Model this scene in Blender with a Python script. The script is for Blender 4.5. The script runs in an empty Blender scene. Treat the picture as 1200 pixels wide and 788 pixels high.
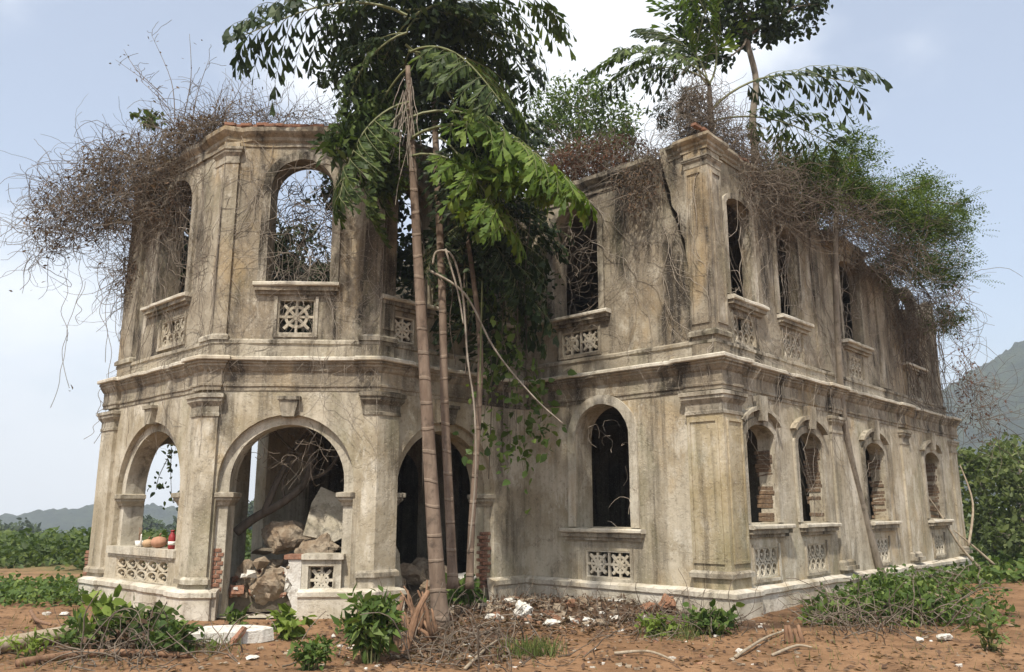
import bpy, bmesh, math, random
import numpy as np
from math import sin, cos, pi, radians, sqrt, atan2, tan
from mathutils import Vector, Matrix, noise as mnoise

random.seed(7)
scene = bpy.context.scene
COL = scene.collection

# ------------------------------------------------------------------ camera, sky, sun, exposure
F_PX, CX, CY, EYE = 956.0, 600.0, 394.0, 1.7
PITCH = math.atan(203 / 956.0)
cam_d = bpy.data.cameras.new('camera')
cam = bpy.data.objects.new('camera', cam_d)
COL.objects.link(cam)
cam.location = (0, 0, EYE)
cam.rotation_euler = (pi / 2 + PITCH, 0, 0)
cam_d.sensor_width = 36.0
cam_d.lens = F_PX / 1200.0 * 36.0
cam_d.clip_start = 0.05
cam_d.clip_end = 9000
scene.camera = cam

SUN_AZ, SUN_EL = radians(196), radians(56)      # compass: 0 = +Y, clockwise
sun_vec = Vector((sin(SUN_AZ) * cos(SUN_EL), cos(SUN_AZ) * cos(SUN_EL), sin(SUN_EL)))
world = bpy.data.worlds.new('World')
scene.world = world
world.use_nodes = True
wn = world.node_tree
wn.nodes.clear()
def wnode(t, **kw):
    n = wn.nodes.new(t)
    for k, v in kw.items():
        setattr(n, k, v)
    return n
w_out = wnode('ShaderNodeOutputWorld')
w_bg = wnode('ShaderNodeBackground')
w_sky = wnode('ShaderNodeTexSky', sky_type='NISHITA', sun_disc=False)
w_sky.sun_elevation = SUN_EL
w_sky.sun_rotation = SUN_AZ
w_sky.air_density = 1.0
w_sky.dust_density = 2.2
w_sky.ozone_density = 1.4
w_tc = wnode('ShaderNodeTexCoord')
w_map = wnode('ShaderNodeMapping')
w_map.inputs['Scale'].default_value = (1.0, 1.0, 1.7)
w_map.inputs['Location'].default_value = (5.97, 2.6, 1.4)
w_n1 = wnode('ShaderNodeTexNoise')
w_n1.inputs['Scale'].default_value = 1.75
w_n1.inputs['Detail'].default_value = 7
w_n1.inputs['Roughness'].default_value = 0.52
w_r = wnode('ShaderNodeValToRGB')
w_r.color_ramp.elements[0].position = 0.39
w_r.color_ramp.elements[1].position = 0.61
w_r.color_ramp.interpolation = 'EASE'
w_mul = wnode('ShaderNodeMath', operation='MULTIPLY')
w_mul.inputs[1].default_value = 1.0
w_mix = wnode('ShaderNodeMixRGB')
w_mix.inputs[2].default_value = (6.6, 6.75, 6.95, 1)
wl = wn.links
wl.new(w_tc.outputs['Generated'], w_map.inputs['Vector'])
wl.new(w_map.outputs['Vector'], w_n1.inputs['Vector'])
wl.new(w_n1.outputs['Fac'], w_r.inputs['Fac'])
w_veil = wnode('ShaderNodeMapRange')
w_veil.inputs['To Min'].default_value = 0.24
w_veil.inputs['To Max'].default_value = 0.95
wl.new(w_r.outputs['Color'], w_veil.inputs['Value'])
wl.new(w_veil.outputs[0], w_mul.inputs[0])
wl.new(w_mul.outputs[0], w_mix.inputs['Fac'])
wl.new(w_sky.outputs['Color'], w_mix.inputs[1])
wl.new(w_mix.outputs['Color'], w_bg.inputs['Color'])
wl.new(w_bg.outputs[0], w_out.inputs['Surface'])
w_bg.inputs['Strength'].default_value = 0.15

sun_d = bpy.data.lights.new('sun', 'SUN')
sun_d.energy = 4.7
sun_d.angle = radians(1.5)
sun_d.color = (1.0, 0.93, 0.82)
sun_o = bpy.data.objects.new('sun', sun_d)
COL.objects.link(sun_o)
sun_o.rotation_euler = (-sun_vec).to_track_quat('-Z', 'Y').to_euler()

vs = scene.view_settings
vs.view_transform = 'Standard'
vs.look = 'None'
vs.exposure = 0.40
vs.gamma = 1.0
vs.use_curve_mapping = False
scene.cycles.use_denoising = True
scene.cycles.max_bounces = 6
scene.cycles.diffuse_bounces = 3
scene.cycles.transmission_bounces = 3
scene.cycles.volume_bounces = 0
scene.cycles.transparent_max_bounces = 6

# ------------------------------------------------------------------ pixel helpers (layout measured from the photograph)
def ray(x, y):
    a = (x - CX) / F_PX
    b = (CY - y) / F_PX
    return Vector((a, cos(PITCH) - b * sin(PITCH), sin(PITCH) + b * cos(PITCH)))
def at(x, y, Y):
    r = ray(x, y)
    return Vector((0, 0, EYE)) + r * (Y / r.y)
def atz(x, y, z=0.0):
    r = ray(x, y)
    return Vector((0, 0, EYE)) + r * ((z - EYE) / r.z)

# ------------------------------------------------------------------ object helpers
def tag(o, label=None, cat=None, group=None, kind=None):
    if label: o['label'] = label
    if cat: o['category'] = cat
    if group: o['group'] = group
    if kind: o['kind'] = kind
    return o
def empty(name, loc=(0, 0, 0), rz=0):
    o = bpy.data.objects.new(name, None)
    COL.objects.link(o)
    o.location = loc
    o.rotation_euler = (0, 0, rz)
    o.empty_display_size = 0.2
    return o
def link(name, me, parent=None):
    o = bpy.data.objects.new(name, me)
    COL.objects.link(o)
    if parent: o.parent = parent
    return o

class MB:
    """collects polygons; several materials by index"""
    def __init__(s):
        s.v = []; s.f = []; s.m = []; s.sm = []; s.big = []
    def add(s, verts, faces, mi=0, smooth=False):
        b = len(s.v)
        s.v.extend([tuple(p) for p in verts])
        for f in faces:
            s.f.append(tuple(i + b for i in f)); s.m.append(mi); s.sm.append(smooth)
    def box(s, c, size, rot=None, mi=0, jit=0.0):
        hx, hy, hz = size[0] / 2, size[1] / 2, size[2] / 2
        vs_ = [Vector((x, y, z)) for x in (-hx, hx) for y in (-hy, hy) for z in (-hz, hz)]
        if jit: vs_ = [p + Vector((random.uniform(-jit, jit) for _ in range(3))) for p in vs_]
        if rot is not None: vs_ = [rot @ p for p in vs_]
        c = Vector(c)
        s.add([p + c for p in vs_], [(0, 1, 3, 2), (4, 6, 7, 5), (0, 4, 5, 1), (2, 3, 7, 6), (0, 2, 6, 4), (1, 5, 7, 3)], mi)
    def tube(s, pts, radii, n=6, mi=0, smooth=True, cap=True):
        pts = [Vector(p) for p in pts]
        N = len(pts)
        if not hasattr(radii, '__len__'): radii = [radii] * N
        t0 = (pts[1] - pts[0]).normalized()
        a = t0.orthogonal().normalized()
        vv = []
        for i, p in enumerate(pts):
            t = (pts[min(i + 1, N - 1)] - pts[max(i - 1, 0)])
            if t.length < 1e-9: t = t0
            t.normalize()
            a = (a - t * a.dot(t))
            if a.length < 1e-6: a = t.orthogonal()
            a.normalize()
            b = t.cross(a)
            for k in range(n):
                w = 2 * pi * k / n
                vv.append(p + (a * cos(w) + b * sin(w)) * radii[i])
        ff = []
        for i in range(N - 1):
            for k in range(n):
                k2 = (k + 1) % n
                ff.append((i * n + k, i * n + k2, (i + 1) * n + k2, (i + 1) * n + k))
        if cap and n > 2:
            ff.append(tuple(range(n))[::-1]); ff.append(tuple((N - 1) * n + k for k in range(n)))
        s.add(vv, ff, mi, smooth)
    def build(s, name, mats, parent=None):
        me = bpy.data.meshes.new(name)
        me.from_pydata(s.v, [], s.f)
        if not isinstance(mats, (list, tuple)): mats = [mats]
        for m in mats: me.materials.append(m)
        if len(mats) > 1: me.polygons.foreach_set('material_index', s.m)
        me.polygons.foreach_set('use_smooth', s.sm)
        me.update()
        return link(name, me, parent)

def arrays_mesh(name, verts, polys, mats, mi=None, smooth=False):
    """verts (N,3) array, polys (M,k) int array"""
    me = bpy.data.meshes.new(name)
    verts = np.asarray(verts, dtype=np.float32); polys = np.asarray(polys, dtype=np.int32)
    M, k = polys.shape
    me.vertices.add(len(verts)); me.vertices.foreach_set('co', verts.ravel())
    me.loops.add(M * k); me.loops.foreach_set('vertex_index', polys.ravel())
    me.polygons.add(M); me.polygons.foreach_set('loop_start', np.arange(0, M * k, k, dtype=np.int32))
    me.polygons.foreach_set('loop_total', np.full(M, k, dtype=np.int32))
    for m in (mats if isinstance(mats, (list, tuple)) else [mats]): me.materials.append(m)
    if mi is not None: me.polygons.foreach_set('material_index', np.asarray(mi, dtype=np.int32))
    if smooth: me.polygons.foreach_set('use_smooth', np.ones(M, dtype=bool))
    me.update(calc_edges=True); me.validate()
    return me

rng = np.random.default_rng(11)
def rand_rot(n, tilt=1.0):
    """random rotation matrices (n,3,3); tilt 1 = any, small = leaves lie flat"""
    yaw = rng.uniform(0, 2 * pi, n); pit = rng.normal(0, tilt, n); rol = rng.normal(0, tilt, n)
    cy, sy, cp, sp, cr, sr = np.cos(yaw), np.sin(yaw), np.cos(pit), np.sin(pit), np.cos(rol), np.sin(rol)
    R = np.empty((n, 3, 3))
    R[:, 0, 0] = cy * cp; R[:, 0, 1] = cy * sp * sr - sy * cr; R[:, 0, 2] = cy * sp * cr + sy * sr
    R[:, 1, 0] = sy * cp; R[:, 1, 1] = sy * sp * sr + cy * cr; R[:, 1, 2] = sy * sp * cr - cy * sr
    R[:, 2, 0] = -sp; R[:, 2, 1] = cp * sr; R[:, 2, 2] = cp * cr
    return R
def scatter(tv, tf, pos, R, sc):
    """template verts (k,3), faces (m,q) stamped at pos with R and scale"""
    tv = np.asarray(tv, float); tf = np.asarray(tf, int)
    n = len(pos); k = len(tv)
    sc = np.asarray(sc, float).reshape(n, 1, 1)
    V = np.einsum('nij,kj->nki', R, tv) * sc + np.asarray(pos)[:, None, :]
    Fc = tf[None] + (np.arange(n) * k)[:, None, None]
    return V.reshape(-1, 3), Fc.reshape(-1, tf.shape[1])
LEAF_V = [(0, 0, 0), (.45, -.20, .05), (1, 0, -.06), (.45, .20, .05)]
LEAF_F = [(0, 1, 2, 3)]
WIDE_V = [(0, 0, 0), (.25, -.30, .06), (.6, -.26, .03), (1, 0, -.12), (.6, .26, .03), (.25, .30, .06), (.5, 0, -.04)]
WIDE_F = [(0, 1, 2, 6), (6, 2, 3, 3), (0, 6, 4, 5), (6, 3, 4, 4)]
WIDE_F = [(0, 1, 2, 6), (2, 3, 4, 6), (0, 6, 4, 5)]
def spray(npairs=7, l=.16, w=.055):
    v = []; f = []
    for i in range(npairs):
        t = (i + .6) / npairs
        for sgn in (-1, 1):
            b = len(v)
            a = l * (1 - .35 * abs(2 * t - 1))
            v += [(t, 0, -.25 * t * t), (t + .02, sgn * a * .5 - w * .5 * 0, -.25 * t * t + .01), (t + .05, sgn * a, -.25 * t * t - .03), (t + .02 + w, sgn * a * .55, -.25 * t * t)]
            f.append((b, b + 1, b + 2, b + 3) if sgn < 0 else (b, b + 3, b + 2, b + 1))
    return v, f
SPRAY_V, SPRAY_F = spray()

# ------------------------------------------------------------------ materials
def mat(name):
    m = bpy.data.materials.new(name); m.use_nodes = True
    nt = m.node_tree; nt.nodes.clear()
    out = nt.nodes.new('ShaderNodeOutputMaterial')
    return m, nt, out
class G:
    """small node-graph helper"""
    def __init__(s, nt):
        s.nt = nt; s.l = nt.links; s.tc = nt.nodes.new('ShaderNodeTexCoord')
    def n(s, t, **kw):
        x = s.nt.nodes.new(t)
        for k, v in kw.items(): setattr(x, k, v)
        return x
    def map(s, scale=(1, 1, 1), loc=(0, 0, 0), src='Object', rot=(0, 0, 0)):
        m = s.n('ShaderNodeMapping')
        m.inputs['Scale'].default_value = scale; m.inputs['Location'].default_value = loc; m.inputs['Rotation'].default_value = rot
        s.l.new(s.tc.outputs[src], m.inputs['Vector']); return m.outputs[0]
    def noise(s, vec, scale=1, detail=5, rough=.55, dist=0):
        x = s.n('ShaderNodeTexNoise')
        x.inputs['Scale'].default_value = scale; x.inputs['Detail'].default_value = detail
        x.inputs['Roughness'].default_value = rough; x.inputs['Distortion'].default_value = dist
        s.l.new(vec, x.inputs['Vector']); return x.outputs['Fac']
    def vor(s, vec, scale=1, feature='F1'):
        x = s.n('ShaderNodeTexVoronoi', feature=feature); x.inputs['Scale'].default_value = scale
        s.l.new(vec, x.inputs['Vector']); return x.outputs['Distance']
    def ramp(s, fac, a, b, lo=0.0, hi=1.0):
        x = s.n('ShaderNodeMapRange'); x.interpolation_type = 'SMOOTHSTEP'
        x.inputs['From Min'].default_value = a; x.inputs['From Max'].default_value = b
        x.inputs['To Min'].default_value = lo; x.inputs['To Max'].default_value = hi
        s.l.new(fac, x.inputs['Value']); return x.outputs[0]
    def math(s, op, a, b):
        x = s.n('ShaderNodeMath', operation=op)
        for i, q in enumerate((a, b)):
            if isinstance(q, (int, float)): x.inputs[i].default_value = q
            else: s.l.new(q, x.inputs[i])
        return x.outputs[0]
    def mix(s, fac, a, b, mode='MIX'):
        x = s.n('ShaderNodeMixRGB', blend_type=mode)
        for i, q in zip((0, 1, 2), (fac, a, b)):
            if isinstance(q, (int, float)): x.inputs[i].default_value = q
            elif isinstance(q, tuple): x.inputs[i].default_value = (*q, 1)
            else: s.l.new(q, x.inputs[i])
        return x.outputs[0]
    def bump(s, h, strength=.4, dist=.02, prev=None):
        x = s.n('ShaderNodeBump'); x.inputs['Strength'].default_value = strength; x.inputs['Distance'].default_value = dist
        s.l.new(h, x.inputs['Height'])
        if prev: s.l.new(prev, x.inputs['Normal'])
        return x.outputs[0]
    def pbsdf(s, col, rough=.9, normal=None, spec=.2):
        p = s.n('ShaderNodeBsdfPrincipled')
        if isinstance(col, tuple): p.inputs['Base Color'].default_value = (*col, 1)
        else: s.l.new(col, p.inputs['Base Color'])
        p.inputs['Roughness'].default_value = rough
        p.inputs['Specular IOR Level'].default_value = spec
        if normal: s.l.new(normal, p.inputs['Normal'])
        return p.outputs[0]

def plaster(name, base, light, dark, stain=.75, ochre=.5, pale=.5, moss=.35, seed=0.0, dk_lo=.44, dk_hi=.66):
    m, nt, out = mat(name); g = G(nt)
    L = (seed * 3.1, seed * 1.7, seed)
    P = g.map(loc=L)
    c = g.mix(g.ramp(g.noise(P, 1.1, 4, .6, .4), .35, .68), base, light)
    # ochre lichen bloom
    c = g.mix(g.math('MULTIPLY', g.ramp(g.noise(g.map((1, 1, .55), (5 + seed, 2, 1)), .75, 6, .62, .6), .52, .70), ochre), c, (.40, .265, .105))
    # pale limewash remnants
    c = g.mix(g.math('MULTIPLY', g.ramp(g.noise(g.map((1, 1, .6), (1, 7 + seed, 3)), 1.6, 6, .72, .3), .53, .66), pale), c, (.60, .555, .46))
    # broad dark algae runs, then fine drips
    s1 = g.ramp(g.noise(g.map((1.5, 1.5, .16), L), 1.0, 5, .62, .7), dk_lo, dk_hi)
    s2 = g.ramp(g.noise(g.map((9.0, 9.0, .22), L), 1.0, 5, .62, .25), .46, .66)
    s3 = g.ramp(g.noise(g.map((1, 1, .5), L), 1.7, 5, .7), .34, .60)
    st = g.math('MULTIPLY', g.math('MULTIPLY', g.math('ADD', s1, g.math('MULTIPLY', s2, .42)), s3), stain)
    x = g.n('ShaderNodeClamp'); g.l.new(st, x.inputs[0])
    c = g.mix(x.outputs[0], c, dark)
    # moss green tint
    c = g.mix(g.math('MULTIPLY', g.ramp(g.noise(g.map((1, 1, .4), (9, 4, seed)), 1.3, 7, .65), .5, .68), moss), c, (.17, .165, .085))
    # blotches and pits
    c = g.mix(g.ramp(g.noise(P, 14, 4, .7), .52, .75, 0, .55), c, dark)
    c = g.mix(g.ramp(g.noise(P, 38, 2, .7), .54, .78, 0, .4), c, (.62, .57, .48))
    # hairline cracks
    wv = g.n('ShaderNodeVectorMath', operation='ADD')
    nz = g.n('ShaderNodeTexNoise'); nz.inputs['Scale'].default_value = 2.2; nz.inputs['Detail'].default_value = 5
    g.l.new(P, nz.inputs['Vector']); g.l.new(P, wv.inputs[0])
    g.l.new(nz.outputs['Color'], wv.inputs[1])
    cr = g.vor(wv.outputs[0], .95, 'DISTANCE_TO_EDGE')
    crm = g.math('MULTIPLY', g.ramp(cr, .0, .012, 1, 0), g.ramp(g.noise(P, .8, 3), .54, .64))
    c = g.mix(g.math('MULTIPLY', crm, .45), c, (.05, .042, .033))
    h = g.math('ADD', g.noise(P, 11, 6, .72), g.math('MULTIPLY', g.ramp(g.noise(P, 3.3, 6, .72), .47, .53), .5))
    g.l.new(g.pbsdf(c, .92, g.bump(h, .6, .014), .15), out.inputs[0])
    return m
BASE, LIGHT, DARK = (.31, .26, .185), (.44, .395, .305), (.085, .074, .058)
M_UP = plaster('weathered_plaster_upper', (.235, .195, .14), (.375, .33, .252), (.05, .042, .033), .92, .40, .55, .22, 0.0, .41, .63)
M_LOW = plaster('weathered_plaster_lower', (.335, .283, .197), (.51, .458, .36), (.085, .071, .051), .75, .45, .75, .36, 3.3, .46, .69)
M_TRIM = plaster('weathered_trim', (.28, .24, .177), (.46, .415, .33), (.06, .05, .037), .95, .25, .7, .2, 6.1, .43, .65)
M_WHITE = plaster('limewashed_plaster', (.42, .375, .29), (.55, .51, .42), (.12, .10, .073), .85, .35, .7, .35, 8.4, .46, .68)
M_PLINTH = plaster('limewashed_plinth', (.43, .385, .30), (.62, .58, .50), (.13, .095, .062), .75, .4, .9, .25, 4.4, .48, .72)
M_LEDGE = plaster('painted_toplight_ledge', (.46, .415, .33), (.62, .58, .49), (.13, .105, .075), .7, .3, .8, .2, 5.2, .5, .70)  # paler tone paints in the light caught by cornice ledges and sill tops
M_GRILLE = plaster('grille_plaster', (.44, .39, .295), (.56, .51, .41), (.13, .11, .08), .7, .25, .7, .15, 2.4, .48, .70)
M_OCHRE = plaster('ochre_stained_plaster', (.345, .278, .165), (.48, .415, .295), (.085, .068, .043), .85, .6, .6, .4, 7.7, .48, .70)
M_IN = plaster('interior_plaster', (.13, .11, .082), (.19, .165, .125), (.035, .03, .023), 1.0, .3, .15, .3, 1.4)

def brick_mat(name, a, b, dk):
    m, nt, out = mat(name); g = G(nt)
    P = g.map(src='Object')
    oi = g.n('ShaderNodeObjectInfo')
    c = g.mix(oi.outputs['Random'], a, b)
    c = g.mix(g.ramp(g.noise(P, 9, 6, .7), .45, .7, 0, .8), c, dk)
    c = g.mix(g.ramp(g.noise(P, 22, 5, .7), .55, .75, 0, .7), c, (.5, .45, .36))
    g.l.new(g.pbsdf(c, .95, g.bump(g.noise(P, 30, 6, .7), .8, .012), .1), out.inputs[0])
    return m
M_BRICK = brick_mat('old_brick', (.285, .145, .092), (.22, .12, .082), (.085, .055, .042))
M_ORBRICK = brick_mat('ochre_brick', (.225, .150, .092), (.185, .13, .088), (.075, .055, .042))
def stone_mat(name, a, b, dk, sc=3.0):
    m, nt, out = mat(name); g = G(nt)
    P = g.map()
    c = g.mix(g.ramp(g.noise(P, sc, 7, .65), .35, .65), a, b)
    c = g.mix(g.ramp(g.noise(P, sc * 2.3, 7, .7, .5), .5, .72, 0, .85), c, dk)
    h = g.math('ADD', g.noise(P, sc * 4, 8, .7), g.math('MULTIPLY', g.noise(P, sc * 20, 4), .3))
    g.l.new(g.pbsdf(c, .93, g.bump(h, .9, .03), .12), out.inputs[0])
    return m
M_RUB = stone_mat('rubble_masonry', (.225, .165, .11), (.33, .275, .205), (.085, .06, .042))
M_PALE = stone_mat('pale_mortar', (.56, .53, .47), (.68, .66, .6), (.26, .21, .16))
M_RED = stone_mat('laterite', (.24, .125, .075), (.33, .19, .12), (.10, .055, .035), 5)
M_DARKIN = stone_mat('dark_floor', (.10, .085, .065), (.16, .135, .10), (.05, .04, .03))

def bark(name, a, b, dk, rings=0.0, sc=(6, 6, 1.2)):
    m, nt, out = mat(name); g = G(nt)
    P = g.map(sc)
    c = g.mix(g.ramp(g.noise(P, 1.5, 7, .65), .35, .65), a, b)
    c = g.mix(g.ramp(g.noise(g.map((2, 2, 2)), 2.4, 6, .7), .5, .7, 0, .75), c, dk)
    h = g.noise(P, 5, 6, .7)
    if rings:
        w = g.n('ShaderNodeTexWave', wave_type='BANDS', bands_direction='Z', wave_profile='SIN')
        w.inputs['Scale'].default_value = rings; w.inputs['Distortion'].default_value = 2.4; w.inputs['Detail Scale'].default_value = 2
        g.l.new(g.map(), w.inputs['Vector'])
        r = g.ramp(w.outputs['Fac'], .93, .995)
        c = g.mix(g.math('MULTIPLY', r, .25), c, (.26, .21, .155))
        h = g.math('ADD', h, r)
    g.l.new(g.pbsdf(c, .85, g.bump(h, .7, .02), .25), out.inputs[0])
    return m
M_PALM = bark('palm_bark', (.135, .095, .068), (.205, .152, .112), (.055, .04, .03), .8)
M_BARK = bark('tree_bark', (.17, .14, .105), (.25, .215, .17), (.07, .055, .04))
M_DKBARK = bark('dark_bark', (.07, .055, .042), (.11, .09, .07), (.03, .024, .018))
M_LOG = bark('grey_log', (.27, .215, .15), (.36, .30, .22), (.13, .09, .055))
M_STUMP = bark('stump_wood', (.17, .095, .055), (.25, .15, .09), (.07, .045, .03))
M_VINE = bark('dry_vine', (.22, .185, .145), (.34, .295, .24), (.10, .078, .058))
M_BRVINE = bark('brown_vine', (.125, .098, .074), (.205, .168, .128), (.052, .040, .030))

def leaf_mat(name, a, b, c3, trans=.35, rough=.5):
    m, nt, out = mat(name); g = G(nt)
    geo = g.n('ShaderNodeNewGeometry')
    r = geo.outputs['Random Per Island']
    x = g.n('ShaderNodeValToRGB')
    e = x.color_ramp.elements
    e[0].color = (*a, 1); e[1].color = (*c3, 1); e[1].position = 1.0
    k = e.new(.6); k.color = (*b, 1)
    g.l.new(r, x.inputs[0])
    c = g.mix(g.ramp(g.noise(g.map(), 1.1, 3), .35, .7, 0, .45), x.outputs[0], a)
    p = g.pbsdf(c, rough, None, .18)
    t = g.n('ShaderNodeBsdfTranslucent')
    g.l.new(g.mix(1.0, c, (1.0, 1.1, .5), 'MULTIPLY'), t.inputs[0])
    mx = g.n('ShaderNodeMixShader'); mx.inputs[0].default_value = trans
    g.l.new(p, mx.inputs[1]); g.l.new(t.outputs[0], mx.inputs[2])
    g.l.new(mx.outputs[0], out.inputs[0])
    return m
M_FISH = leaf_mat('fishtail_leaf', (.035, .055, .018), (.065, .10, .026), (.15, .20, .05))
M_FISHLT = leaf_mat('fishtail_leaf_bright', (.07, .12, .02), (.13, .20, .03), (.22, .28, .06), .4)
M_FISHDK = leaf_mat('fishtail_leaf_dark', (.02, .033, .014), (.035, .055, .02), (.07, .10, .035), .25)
M_FEATH = leaf_mat('feathery_leaf', (.045, .075, .018), (.095, .145, .03), (.19, .24, .055))
M_TREE = leaf_mat('tree_leaf', (.045, .07, .022), (.085, .125, .035), (.17, .21, .06))
M_BUSH = leaf_mat('bush_leaf', (.05, .085, .022), (.095, .15, .035), (.20, .26, .07))
M_LIME = leaf_mat('young_leaf', (.12, .17, .03), (.20, .27, .055), (.30, .36, .10), .4)
M_DRYLEAF = leaf_mat('dry_leaf', (.085, .052, .036), (.15, .095, .06), (.26, .185, .12), .2, .8)
M_REDLEAF = leaf_mat('red_brown_leaf', (.10, .042, .028), (.15, .065, .04), (.22, .12, .07), .2, .8)
M_GRASS = leaf_mat('grass_blade', (.07, .10, .03), (.12, .16, .045), (.24, .24, .09), .3)
M_SIDE = leaf_mat('side_tree_leaf', (.07, .095, .03), (.12, .155, .05), (.23, .26, .10))
M_FARLEAF = leaf_mat('far_foliage', (.045, .065, .03), (.06, .085, .035), (.09, .11, .045), .2, .8)

def plain(name, c, rough=.6, spec=.4, bumpy=0):
    m, nt, out = mat(name); g = G(nt); P = g.map()
    col = g.mix(g.ramp(g.noise(P, 12, 5), .4, .7, 0, .35), c, tuple(x * .55 for x in c))
    g.l.new(g.pbsdf(col, rough, g.bump(g.noise(P, 40, 4), .3, .005), spec), out.inputs[0])
    return m

# ------------------------------------------------------------------ the ruined mansion
ORG = (3.4693, 13.4960)
ROT = atan2(0.73362202, 0.67955775)
mansion = empty('ruined_mansion', (ORG[0], ORG[1], 0), ROT)
tag(mansion, 'two-storey ruined mansion of stained plaster with arched porch and cracked corner', 'mansion')
def loc2w(u, v, z=0.0):
    return Vector((ORG[0] + v * cos(ROT) - u * sin(ROT), ORG[1] + v * sin(ROT) + u * cos(ROT), z))

class Fr:
    def __init__(s, o, d, n): s.o, s.d, s.n = o, d, n
    def P(s, a, d, z):
        u = s.o[0] + s.d[0] * a + s.n[0] * d
        v = s.o[1] + s.d[1] * a + s.n[1] * d
        return (v, u, z)
    def back(s, k):
        return Fr((s.o[0] - s.n[0] * k, s.o[1] - s.n[1] * k), s.d, s.n)
SB = 0.12                                   # set-back of the upper storey
Q = sqrt(.5)
CA, CB = (4.4, -3.7), (6.45, -5.75)
CLEN = sqrt(2) * 2.05
fW = Fr((0, 0), (1, 0), (0, -1))
fS = Fr((0, 0), (0, 1), (-1, 0))
fR = Fr((4.4, 0), (0, 1), (-1, 0))
fC = Fr(CA, (Q, -Q), (-Q, -Q))
fL = Fr((0, -5.75), (1, 0), (0, -1))
fB = Fr((10.5, 0), (0, 1), (1, 0))

def otop(o, s):
    r = (o['s1'] - o['s0']) / 2; c = (o['s1'] + o['s0']) / 2
    k = max(0.0, 1 - ((s - c) / r) ** 2)
    return o['zs'] + (o['zt'] - o['zs']) * sqrt(k)
def op(s0, s1, zb, zt, rise=None):
    """opening: rise None = rectangular"""
    if rise is None: return dict(s0=s0, s1=s1, zb=zb, zs=zt, zt=zt)
    return dict(s0=s0, s1=s1, zb=zb, zs=zt - rise, zt=zt)
def wall(fr, s0, s1, z0, z1, ops, thick, material, name='wall', d0=0.0, ragged=0.0, ztop=None):
    brk = {round(s0, 4), round(s1, 4)}
    n = max(1, int((s1 - s0) / .3))
    for i in range(n + 1): brk.add(round(s0 + (s1 - s0) * i / n, 4))
    for o in ops:
        for k in range(21):
            a = pi * k / 20
            q = (o['s0'] + o['s1']) / 2 - cos(a) * (o['s1'] - o['s0']) / 2
            if s0 <= q <= s1: brk.add(round(q, 4))
    B = sorted(brk)
    B = [b for i, b in enumerate(B) if i == 0 or b - B[i - 1] > 0.0015 or b in (round(s1, 4),)]
    def zt_at(s):
        base = z1 if ztop is None else ztop(s)
        return base + (ragged * mnoise.noise((s * 2.3, fr.o[0] * 3.1 + fr.o[1], 1.7)) if ragged else 0)
    mb = MB()
    da, db = d0, d0 - thick
    P = fr.P
    for a, b in zip(B[:-1], B[1:]):
        mid = (a + b) / 2
        gaps = sorted([o for o in ops if o['s0'] < mid < o['s1']], key=lambda o: o['zb'])
        lo = (z0, z0)
        solids = []
        for o in gaps:
            solids.append((lo, (o['zb'], o['zb'])))
            ta, tb = otop(o, a), otop(o, b)
            mb.add([P(a, da, o['zb']), P(b, da, o['zb']), P(b, db, o['zb']), P(a, db, o['zb'])], [(0, 1, 2, 3)])
            mb.add([P(a, da, ta), P(b, da, tb), P(b, db, tb), P(a, db, ta)], [(3, 2, 1, 0)])
            lo = (ta, tb)
        solids.append((lo, (zt_at(a), zt_at(b))))
        for (la, lb), (ha, hb) in solids:
            if ha - la < 1e-5 and hb - lb < 1e-5: continue
            mb.add([P(a, da, la), P(b, da, lb), P(b, da, hb), P(a, da, ha)], [(0, 1, 2, 3)])
            mb.add([P(a, db, la), P(b, db, lb), P(b, db, hb), P(a, db, ha)], [(3, 2, 1, 0)])
        ha, hb = zt_at(a), zt_at(b)
        mb.add([P(a, da, ha), P(b, da, hb), P(b, db, hb), P(a, db, ha)], [(0, 1, 2, 3)])
    for o in ops:
        for s in (o['s0'], o['s1']):
            if s0 < s < s1 and o['zs'] > o['zb']:
                mb.add([P(s, da, o['zb']), P(s, db, o['zb']), P(s, db, o['zs']), P(s, da, o['zs'])], [(0, 1, 2, 3)])
    for s in (s0, s1):
        h = zt_at(s)
        mb.add([P(s, da, z0), P(s, db, z0), P(s, db, h), P(s, da, h)], [(0, 1, 2, 3)])
    bm_o = mb.build(name, material, mansion)
    fix_normals(bm_o)
    return bm_o
def fix_normals(o):
    bm = bmesh.new(); bm.from_mesh(o.data)
    bmesh.ops.remove_doubles(bm, verts=bm.verts, dist=.0004)
    bmesh.ops.recalc_face_normals(bm, faces=bm.faces)
    bm.to_mesh(o.data); bm.free()
def extrude_poly(fr, pts, da, db, material, name, parent=None):
    n = len(pts)
    mb = MB()
    mb.add([fr.P(s, da, z) for s, z in pts] + [fr.P(s, db, z) for s, z in pts],
           [tuple(range(n)), tuple(range(2 * n - 1, n - 1, -1))] + [(i, (i + 1) % n, (i + 1) % n + n, i + n) for i in range(n)])
    o = mb.build(name, material, parent or mansion); fix_normals(o)
    return o
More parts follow.
